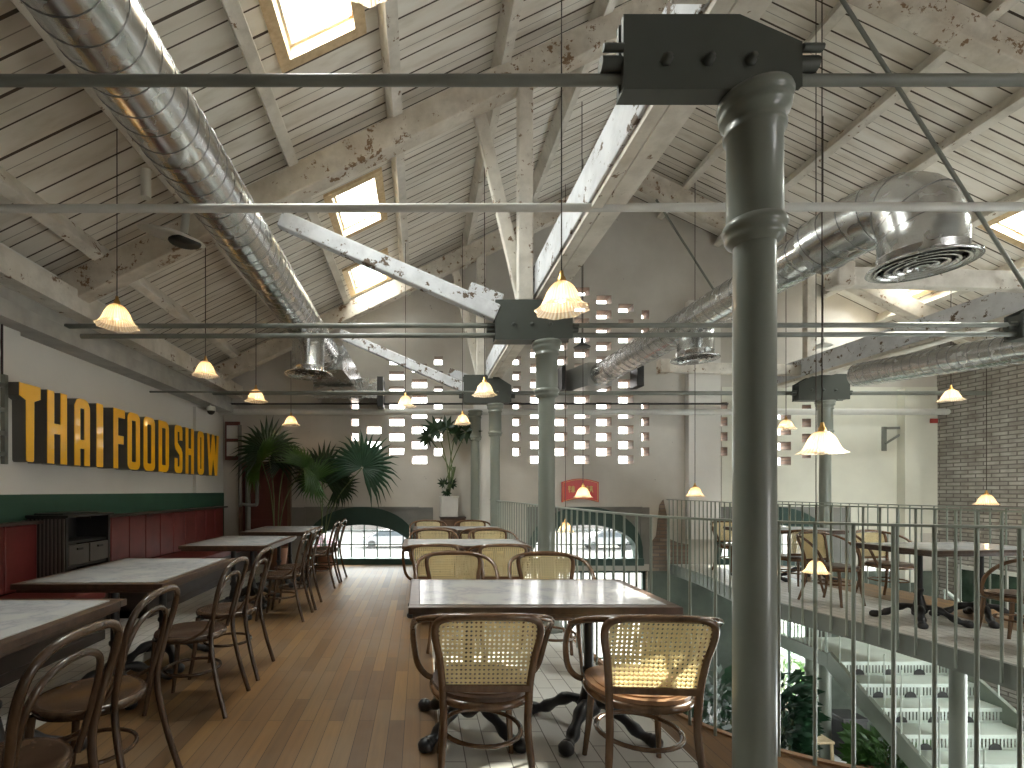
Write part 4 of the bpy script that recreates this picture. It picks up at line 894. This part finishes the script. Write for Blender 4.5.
MB().tube([(0.09, 0.18, 0.7), (0.09, 0.18, 1.2)], 0.008, 6).build('cable', M['black'], lad)

# ---------------------------------------------------------------- pendant lamps
def make_pendant():
    root = empty('pendant_lamp')
    mod = lambda a, r, z: 1 + 0.012 * math.cos(24 * a) + (0.055 * math.cos(8 * a) if z < -0.14 else 0.02 * math.cos(8 * a) if z < -0.11 else 0)
    MB().lathe([(0.028, -0.002), (0.045, -0.012), (0.062, -0.03), (0.080, -0.06), (0.093, -0.092), (0.104, -0.120), (0.120, -0.138), (0.140, -0.153), (0.1385, -0.156)], seg=72, mod=mod).build('lamp_shade', M['shade'], root)
    MB().lathe([(0.0, 0.06), (0.010, 0.058), (0.014, 0.03), (0.022, 0.02), (0.024, 0.0), (0.034, -0.006), (0.034, -0.012), (0, -0.012)], seg=16).build('brass_cap', M['brass'], root)
    MB().lathe([(0.0, -0.115), (0.018, -0.108), (0.028, -0.088), (0.026, -0.068), (0.014, -0.04), (0.012, -0.012)], seg=14).build('bulb', M['bulb'], root)
    return root
pend = make_pendant()
LP = [(117, 331, 3.6, 'lit glass pendant at far left, hanging over the nearest left table'), (205.5, 378, 5.4, 'lit glass pendant over the left row, second along from the nearest'),
      (256, 403, 6.4, 'lit glass pendant over the left row, third along'), (291, 426, 8.2, 'small lit glass pendant before the grey wall above the palms'),
      (561.5, 318, 2.7, 'large lit scalloped pendant hanging before the second column plate'), (484.5, 397, 5.8, 'lit glass pendant just left of the second column'),
      (405.5, 408, 7.0, 'small lit pendant over the aisle, before the wall openings'), (462.5, 425, 7.9, 'small lit pendant hanging over the monstera plant'),
      (822, 454, 3.45, 'large lit scalloped pendant right of the nearest column, over the void'), (786, 430, 8.0, 'small lit pendant just right of the nearest column, before wall openings'),
      (951, 402, 6.9, 'lit pendant high over the balcony near the right edge'), (986.5, 504, 7.55, 'pendant hanging before the grey brick wall'),
      (816, 573, 5.0, 'lit pendant hanging low in the void, beneath the railing line'), (695, 496, 7.9, 'lit pendant hanging before the white pier left of the nearest column'),
      (583, 497, 7.4, 'pendant hanging in front of the red plaque'), (565.5, 531, 7.9, 'lowest small pendant behind the railing right of the second column'),
      (367, 4, 2.6, 'pendant at the top edge of the picture before the roof window')]
for i, (px, py, Y, lb) in enumerate(LP):
    p = at(px, py, Y); o = pend if i == 0 else copy_tree(pend)
    o.location = (p.x, Y, H + (VY - py) * (Y + 0.13) / F + 0.15)
    if py > 560: o.scale = (0.82,) * 3
    li = bpy.data.lights.new('bulb_light', 'POINT'); li.energy = 0.9; li.color = (1.0, 0.70, 0.40); li.shadow_soft_size = 0.02
    lo = bpy.data.objects.new('bulb_light', li); C.objects.link(lo); lo.location = (p.x, Y, o.location.z - 0.135)
    tag(o, lb, 'pendant lamp', 'scalloped glass pendants hanging from the roof')
    top = (zroof(p.x) - o.location.z - 0.01) / o.scale.z
    MB().tube([(0, 0, 0.05), (0, 0, top)], 0.0035 if Y < 4 else 0.005, 6).build('cord', M['cord'], o)

# ---------------------------------------------------------------- plants
random.seed(4)
def frond(mb, r, n, spread, rng, droop=0.25):
    fs = []
    for k in range(n):
        a = -spread / 2 + spread * k / (n - 1) + rng.uniform(-0.02, 0.02); L = r * (0.80 + 0.2 * math.cos(a * 0.7)) * rng.uniform(0.92, 1.05)
        d = Vector((math.sin(a), 0, math.cos(a))); sd = Vector((math.cos(a), 0, -math.sin(a))); w0 = r * spread / n * 0.36
        def P_(t, s_, lift): 
            q = d * (L * t) + sd * s_; q.y += -0.05 * math.sin(t * PI) + lift; q.z -= droop * r * t ** 3 * (0.4 + 0.8 * abs(math.sin(a))); return q
        v = [P_(0.02, 0, 0), P_(0.42, -w0, 0.012), P_(0.42, 0, -0.012), P_(0.42, w0, 0.012), P_(0.75, -w0 * 0.38, 0.008), P_(0.75, 0, -0.005), P_(0.75, w0 * 0.38, 0.008), P_(1.0, 0, 0)]
        mb.add(v, [(0, 1, 2), (0, 2, 3), (1, 4, 5, 2), (2, 5, 6, 3), (4, 7, 5), (5, 7, 6)])
def fan_palm(loc, fronds, label, pot=True):
    root = empty('fan_palm', loc); tag(root, label, 'palm'); L = Vector(loc)
    for i, (px, py, dy, r, rot, tilt, mat) in enumerate(fronds):
        rng = random.Random(i * 7 + 3); hub = at(px, py, loc[1] + dy) - L
        mb = MB(); frond(mb, r, 30, R(265), rng); o = mb.build('frond', M[mat], root); o.location = hub; o.rotation_euler = (R(tilt), R(rot), R(rng.uniform(-15, 15)))
        st = MB().tube(cr([(0.02 * (i - 2), 0, 0.35), (hub.x * 0.35, hub.y * 0.4, 0.35 + (hub.z - 0.35) * 0.6), tuple(hub)], 6), 0.009, 6); st.build('petiole', M['stem'], root)
    if pot:
        MB().lathe([(0.0, 0), (0.15, 0), (0.19, 0.34), (0.20, 0.36), (0.18, 0.36), (0.17, 0.33), (0, 0.33)], seg=24).build('pot', M['terracotta'], root)
        MB().lathe([(0.17, 0.335), (0, 0.34)], seg=20).build('soil', M['soil'], root)
    return root
fan_palm((-2.40, 8.35, 0), [(268, 452, 0, 0.72, 0, -12, 'leaf_dark'), (262, 462, -0.2, 0.62, -62, -48, 'leaf'), (303, 468, -0.25, 0.60, 48, -50, 'leaf'), (285, 462, 0.1, 0.5, -15, -30, 'leaf_dark')],
         'tall fan palm in the back left corner with dark and bright green fronds')
fan_palm((-1.62, 8.35, 0), [(322, 474, 0, 0.66, 8, -10, 'leaf_dark'), (362, 468, -0.1, 0.78, 22, -14, 'leaf_blue'), (318, 480, -0.2, 0.5, -70, -30, 'leaf'), (336, 486, 0.1, 0.5, 65, -20, 'leaf_dark')],
         'broad fan palm left of the arch window, its fronds before the wall openings')
def lobed_leaf(mb, r, rng):
    n = 9; out = [(0, 0)]
    pts = []
    for k in range(2 * n + 1):
        a = -PI * 0.8 + 1.6 * PI * k / (2 * n); L = r * (1.0 if k % 2 == 0 else 0.5) * (0.65 + 0.35 * math.cos(a / 2)); pts.append((math.sin(a) * L * 0.8, -0.03 * math.sin(k), math.cos(a) * L))
    for k in range(2 * n): mb.add([(0, 0, 0), pts[k], pts[k + 1]], [(0, 1, 2)])
def monstera(loc, leaves, label):
    root = empty('monstera_plant', loc); tag(root, label, 'plant'); L = Vector(loc)
    for i, (px, py, r, rot) in enumerate(leaves):
        rng = random.Random(i); hub = at(px, py, loc[1] - 0.05) - L; mb = MB(); lobed_leaf(mb, r, rng)
        o = mb.build('leaf', M['leaf_dark'], root); o.location = hub; o.rotation_euler = (R(-18), R(rot), R(rng.uniform(-30, 30)))
        MB().tube(cr([(0, 0, 0.1), (0.02 * i - 0.03, 0, 0.6), tuple(hub)], 5), 0.010, 6).build('stem', M['stem'], root)
    return root
mx = at(449, 500, 8.70)
monstera((mx.x, 8.70, 1.12), [(438, 430, 0.33, -60), (428, 436, 0.28, -110), (455, 434, 0.30, 60), (466, 432, 0.30, 100), (447, 428, 0.26, 0), (444, 484, 0.15, -40), (452, 484, 0.15, 50), (446, 492, 0.13, 150)],
         'tall monstera with lobed dark leaves in the white planter by the back wall')
pp = MB().prism(rr(-0.15, 0.15, -0.13, 0.13, 0.02, 3), XY, 0, 0.33).prism(rr(-0.16, 0.16, -0.14, 0.14, 0.02, 3), XY, 0.33, 0.35).build('white_planter', M['white_pot'])
pp.location = (mx.x, 8.70, 0.86); tag(pp, 'square white planter holding the monstera, on the brown box', 'planter')
bx = empty('wooden_box', (0.565, 8.70, 0)); tag(bx, 'brown wooden box cabinet under the white planter', 'cabinet')
MB().cbox(-0.215, 0.215, -0.15, 0.15, 0.06, 0.83, 0.008).build('body', M['crate'], bx); MB().cbox(-0.225, 0.225, -0.17, 0.17, 0.83, 0.858, 0.005).build('top', M['dark_panel'], bx)
MB().box(-0.2, 0.2, -0.13, 0.13, 0, 0.06).build('plinth', M['black'], bx)
for k, (x0, x1) in enumerate(((-0.205, -0.005), (0.005, 0.205))): MB().cbox(x0, x1, -0.165, -0.151, 0.09, 0.80, 0.003).build('door', M['crate'], bx)

# ---------------------------------------------------------------- things on the back wall
dr = empty('door_1', (hx(266), BW, 0)); dr['kind'] = 'structure'
MB().box(-0.40, 0.40, -0.05, 0.0, 0, 1.75).build('door_leaf', M['red_dark'], dr); MB().box(-0.46, -0.40, -0.08, 0, 0, 1.82).box(0.40, 0.46, -0.08, 0, 0, 1.82).box(-0.46, 0.46, -0.08, 0, 1.75, 1.82).build('door_frame', M['crate'], dr)
MB().box(-0.30, 0.30, -0.065, -0.05, 0.95, 1.60).box(-0.30, 0.30, -0.065, -0.05, 0.15, 0.80).build('raised_panel', M['red_dark'], dr)
pz = MB().tube(cr([at(240, 425, 8.75), at(240, 500, 8.75), at(242, 504, 8.75), at(254, 505, 8.75), at(257, 501, 8.75), at(257, 470, 8.75)], 5), 0.03, 10).build('drain_pipe', M['plaster_dado']); tag(pz, 'grey white pipe bending in a U before the maroon door', 'pipe')
vp = MB().tube([at(248, 470, 8.8), at(248, 562, 8.8)], 0.045, 10).build('riser_pipe', M['rod']); tag(vp, 'straight vertical pale pipe left of the maroon door', 'pipe')
bxw = empty('meter_box', at(233, 441, 8.87)); tag(bxw, 'small white box in a brown frame high in the back left corner', 'box')
MB().box(-0.13, 0.13, -0.03, 0, -0.34, 0.34).build('box_frame', M['red_dark'], bxw); MB().box(-0.095, 0.095, -0.045, -0.03, -0.27, -0.02).box(-0.095, 0.095, -0.045, -0.03, 0.04, 0.27).build('cover', M['white_pot'], bxw)
cc = empty('security_camera', at(211, 411, 7.9)); tag(cc, 'white dome security camera on the wall end past the sign', 'camera')
MB().lathe([(0.0, 0.07), (0.06, 0.07), (0.07, 0.05), (0.07, 0.0)], seg=20).build('housing', M['white_dish'], cc); MB().lathe([(0.062, 0.0), (0.05, -0.035), (0.025, -0.055), (0, -0.06)], seg=20).build('lens_dome', M['black'], cc)
MB().tube([(0, 0, 0.06), (-0.05, 0, 0.16), (-0.16, 0, 0.18)], 0.016, 8).build('bracket', M['white_dish'], cc)
ac = MB().cbox(4.28, 4.40, 8.55, 8.85, 3.0, 3.35, 0.01).build('loudspeaker', M['black']); tag(ac, 'small black loudspeaker on the back wall right of the duct end', 'loudspeaker')
ac.location = at(637, 378, 8.7) - Vector((4.34, 8.7, 3.17))
br = empty('wall_bracket', at(883, 437, 8.9)); tag(br, 'steel triangular bracket on the cream end of the back wall', 'bracket')
MB().box(-0.04, 0.04, -0.03, -0.013, -0.25, 0.18).build('back_leg', M['rod'], br); MB().beam((0.0, -0.05, 0.15), (0.50, -0.05, 0.16), 0.04, 0.04).build('top_arm', M['rod'], br); MB().beam((0.0, -0.05, -0.12), (0.42, -0.05, 0.14), 0.03, 0.03).build('diagonal', M['rod'], br)
# red plaque
pq = empty('red_plaque', (hx(579.5), BW - 0.03, hz(491))); tag(pq, 'red curved plaque with gold characters on the back wall above the middle arch', 'plaque')
n = 14; hwq = 0.325
top = [(-hwq + 2 * hwq * k / n, 0.16 + 0.06 * math.cos(PI * (k / n - 0.5))) for k in range(n + 1)]; bot = [(x, z - 0.36) for x, z in top]
MB().ribbon(top, bot, XZ, -0.02, 0.02).build('board', M['plaque_red'], pq)
bd = MB(); off = [(x * 0.94, z - 0.018) for x, z in top]; bd.tube([(x, -0.022, z) for x, z in off], 0.004, 5); bd.tube([(x, -0.022, z - 0.325) for x, z in off], 0.004, 5)
for s_ in (-1, 1): bd.tube([(s_ * hwq * 0.94, -0.022, 0.14), (s_ * hwq * 0.94, -0.022, -0.18)], 0.004, 5)
bd.build('gold_border', M['gold'], pq)
def glyph(strokes, cx, cz, s_):
    g = MB()
    for a, b in strokes: g.beam((cx + a[0] * s_, -0.024, cz + a[1] * s_), (cx + b[0] * s_, -0.024, cz + b[1] * s_), 0.006, 0.016, (0, 0, 1) if abs(a[1] - b[1]) < abs(a[0] - b[0]) else (1, 0, 0))
    return g
spicy = [((-.9, .7), (-.2, .7)), ((-.55, .95), (-.55, .7)), ((-.8, .3), (-.3, .3)), ((-.9, 0), (-.2, 0)), ((-.55, .3), (-.55, -.9)), ((-.75, .65), (-.65, .35)), ((-.3, .65), (-.42, .35)), ((0, .6), (.9, .6)), ((.45, .95), (.45, -.9)), ((.15, .3), (.75, .3)), ((.15, .3), (.15, -.1)), ((.75, .3), (.75, -.1)), ((.15, -.1), (.75, -.1)), ((.4, -.1), (0, -.7)), ((.5, -.1), (.9, -.7))]
right_g = [((-.9, .6), (-.2, .6)), ((-.55, .95), (-.55, -.9)), ((-.55, .3), (-.9, -.2)), ((-.5, .3), (-.2, -.1)), ((0, .7), (.9, .7)), ((.45, .95), (.45, -.2)), ((.1, .35), (.8, .35)), ((.05, 0), (.85, 0)), ((.3, -.2), (.05, -.8)), ((.6, -.2), (.9, -.8))]
glyph(spicy, -0.16, 0.03, 0.065).build('character', M['gold'], pq); glyph(right_g, 0.16, 0.03, 0.065).build('character', M['gold'], pq)
ex = MB().cbox(-0.06, 0.06, -0.03, 0, -0.04, 0.04, 0.004).build('exit_light', simple('red_sign_plastic', (0.35, 0.05, 0.04), 0.1, 5, 0.4)); ex.location = at(933, 421, 8.88); tag(ex, 'tiny dull red box under the rods by the brick wall corner', 'box')

# ---------------------------------------------------------------- lower level
stair = empty('staircase', (6.2, 6.6, -0.95)); tag(stair, 'mint white steel staircase with slotted risers going down below the balcony', 'staircase')
W0, W1 = -0.72, 0.80
MB().box(W0, W1, 0.0, 1.1, -0.05, 0.0).build('landing', M['stairs'], stair)
for i in range(9):
    z = -0.18 * (i + 1); y = -0.29 * i
    MB().box(W0, W1, y - 0.29, y, z - 0.03, z).build('tread', M['stairs'], stair)
    rz = MB().box(W0, W1, y - 0.008, y, z + 0.135, z + 0.18).box(W0, W1, y - 0.008, y, z, z + 0.03)
    k = W0
    while k < W1 - 0.02: rz.box(k, k + 0.022, y - 0.006, y - 0.001, z + 0.03, z + 0.135); k += 0.042
    rz.build('riser', M['stairs'], stair)
    if i < 6:
        hm = MB()
        for cx in (-0.42, -0.02, 0.38): hm.prism([(cx + 0.075 * math.cos(R(t)), z + 0.008 + 0.075 * math.sin(R(t))) for t in range(0, 181, 15)], XZ, y - 0.014, y - 0.009)
        hm.build('half_moon_shade', M['black'], stair)  # black plates stand for the shade inside half-moon cutouts
for x in (W0 - 0.03, W1 + 0.03):
    MB().beam((x, 0.1, 0.02), (x, -2.6, -1.66), 0.05, 0.22).box(x - 0.028, x + 0.028, 0.06, 1.1, -0.10, 0.085).build('stringer', M['rail'], stair)
hr = MB().beam((W1 + 0.03, 0.1, 0.92), (W1 + 0.03, -2.6, -0.76), 0.04, 0.03); hr.build('handrail', M['stairs'], stair)
for j in range(14):
    t = j / 13; b0 = MB().tube([(W0 - 0.03, 0.1 - 2.7 * t, 0.02 - 1.68 * t), (W0 - 0.03, 0.1 - 2.7 * t, 0.80 - 1.5 * t)], 0.008, 6); b0.build('baluster', M['stairs'], stair)
    b1 = MB().tube([(W0 - 0.03 + 0.0, 0.12 + 0.07 * j, 0), (W0 - 0.03, 0.12 + 0.07 * j, 0.78)], 0.008, 6); b1.build('baluster', M['stairs'], stair)
    b2 = MB().tube([(W1 + 0.03, 0.1 - 2.7 * t, 0.02 - 1.68 * t), (W1 + 0.03, 0.1 - 2.7 * t, 0.92 - 1.68 * t)], 0.008, 6); b2.build('baluster', M['stairs'], stair)
bp = MB().lathe([(0.06, -3.1), (0.06, -0.16)], (4.97, 4.62, 0), 20, cap=True).build('balcony_post', M['sage']); tag(bp, 'sage post under the balcony standing before the mint stairs', 'post')
bp2 = MB().lathe([(0.095, 0), (0.095, 1.35), (0.11, 1.37), (0.11, 1.42), (0.095, 1.44), (0.095, 2.93)], (6.62, 8.45, -3.1), 20, cap=True).build('balcony_post', M['rail']); tag(bp2, 'pale post under the balcony, just left of the slender column', 'post')
bn = empty('tall_bin', at(846, 768, 8.35)); bn.location.z = -3.1; tag(bn, 'tall black bin on the lower floor under the stairs', 'bin')
MB().cbox(-0.2, 0.2, -0.18, 0.18, 0, 0.62, 0.015).build('body', M['black'], bn); MB().cbox(-0.21, 0.21, -0.19, 0.19, 0.62, 0.68, 0.01).build('lid', M['black'], bn)
bn.location.z = -3.1; bn.scale = (1, 1, 1)
def bushy(loc, r, h, n, mat, label, pot=None, seed=1):
    rng = random.Random(seed); root = empty('leafy_plant', loc); tag(root, label, 'plant'); mb = MB(); z0 = 0.0
    if pot:
        pr, ph = pot; MB().lathe([(0, 0), (pr * 0.75, 0), (pr, ph), (pr * 1.05, ph), (pr * 0.95, ph - 0.03), (0, ph - 0.04)], seg=24).build('pot', M['terracotta'], root); z0 = ph - 0.03
    for k in range(n):
        a = rng.uniform(0, 2 * PI); rad = r * rng.random() ** 0.5; z = z0 + h * rng.random(); L = rng.uniform(0.10, 0.24)
        c = Vector((math.cos(a) * rad, math.sin(a) * rad, z)); d = Vector((math.cos(a), math.sin(a), rng.uniform(-0.4, 0.9))).normalized(); s_ = d.orthogonal().normalized() * L * 0.2
        mb.add([c, c + d * L * 0.5 + s_, c + d * L, c + d * L * 0.5 - s_], [(0, 1, 2), (0, 2, 3)])
    mb.build('foliage', M[mat], root)
    st = MB()
    for k in range(6):
        a = 2 * PI * k / 6; st.tube([(0.02 * math.cos(a), 0.02 * math.sin(a), z0), (r * 0.5 * math.cos(a), r * 0.5 * math.sin(a), z0 + h * 0.8)], 0.008, 5)
    st.build('stems', M['stem'], root); return root
p = at(888, 758, 7.6); bushy((at(888, 758, 7.25).x, 7.25, -3.1), 0.42, 0.4, 800, 'leaf', 'low green plant in a wide terracotta pot below the stairs', (0.42, 0.38), 1)
bushy((at(783, 700, 6.7).x, 6.7, -3.1), 0.28, 1.6, 1100, 'leaf_blue', 'tall dark leafy plant in the void just right of the nearest column', (0.28, 0.35), 2)
bushy((at(716, 700, 6.3).x, 6.3, -3.1), 0.42, 1.7, 1300, 'leaf_blue', 'tall dark leafy plant in the void just left of the nearest column', (0.28, 0.35), 3)
bushy((at(795, 620, 9.9).x, 10.2, -3.3), 0.7, 2.9, 1400, 'leaf', 'tall bright plant before the lower window beneath the balcony', (0.3, 0.35), 4)
# lower bar counter and its stools
cn = empty('bar_counter', (3.2, 7.6, -3.1)); tag(cn, 'long pale counter on the lower floor at the foot of the back wall', 'counter')
MB().cbox(-1.2, 1.4, -0.3, 0.3, 0.0, 1.0, 0.01).build('body', M['fascia'], cn); MB().cbox(-1.25, 1.45, -0.36, 0.36, 1.0, 1.05, 0.008).build('top', M['marble'], cn)
sc = empty('wooden_stool', (at(808, 750, 7.6).x, 7.5, -3.1)); tag(sc, 'light wooden stool on the lower floor below the balcony edge', 'stool')
MB().cbox(-0.19, 0.19, -0.17, 0.17, 0.68, 0.72, 0.01).build('seat', M['skyframe'], sc)
for x in (-0.16, 0.16):
    for y in (-0.14, 0.14): MB().beam((x * 1.15, y * 1.15, 0), (x, y, 0.68), 0.03, 0.03, (0, 1, 0)).build('leg', M['skyframe'], sc)

# ---------------------------------------------------------------- street outside
struct('ground', MB().box(-60, 80, 9.6, 90, -3.5, -3.3), M['asphalt'])
def car(x, y, rz, mat, label):
    root = empty('parked_car', (x, y, -3.3), rz); tag(root, label, 'car')
    body = [(-2.2, 0.35), (-2.15, 0.75), (-1.5, 0.92), (-0.85, 1.42), (0.7, 1.45), (1.5, 0.98), (2.15, 0.85), (2.25, 0.4)]
    MB().prism(body, XZ, -0.85, 0.85).build('body', mat, root, bevel=0.06)
    for s_ in (-1, 1): MB().prism([(-1.3, 0.98), (-0.78, 1.36), (0.62, 1.38), (1.25, 1.0)], XZ, s_ * 0.853, s_ * 0.862).build('side_window', M['car_glass'], root)
    for xx in (-1.35, 1.4):
        for s_ in (-1, 1): MB().tube([(xx, s_ * 0.7, 0.32), (xx, s_ * 0.88, 0.32)], 0.32, 18).build('wheel', M['black'], root)
car(-8.5, 38, 0, M['car_pink'], 'pinkish parked car seen through the left arch window')
car(-2.6, 41, R(6), M['car_white'], 'white parked car seen in the middle of the left arch window')
car(15, 40, 0, M['car_white'], 'white parked car seen through the middle arch window')
for (x0, x1, y, h_, lb) in ((-22, -1.0, 60, 9, 'pale building across the street behind the parked cars'), (6, 34, 62, 8, 'pale building across the street behind the middle arch')):
    e = empty('street_building', ((x0 + x1) / 2, y, -3.3)); tag(e, lb, 'building'); hw = (x1 - x0) / 2
    MB().box(-hw, hw, 0, 8, 0, h_).build('wall', M['far_wall'], e); MB().box(-hw - 0.3, hw + 0.3, -0.3, 8.3, h_, h_ + 0.4).build('roof', M['plaster_white'], e)
    for k in range(int(hw)):
        for z in (1.0, 4.6): MB().box(-hw + 1 + k * 2, -hw + 2.1 + k * 2, -0.05, 0.0, z, z + 1.8).build('window', M['car_glass'], e)
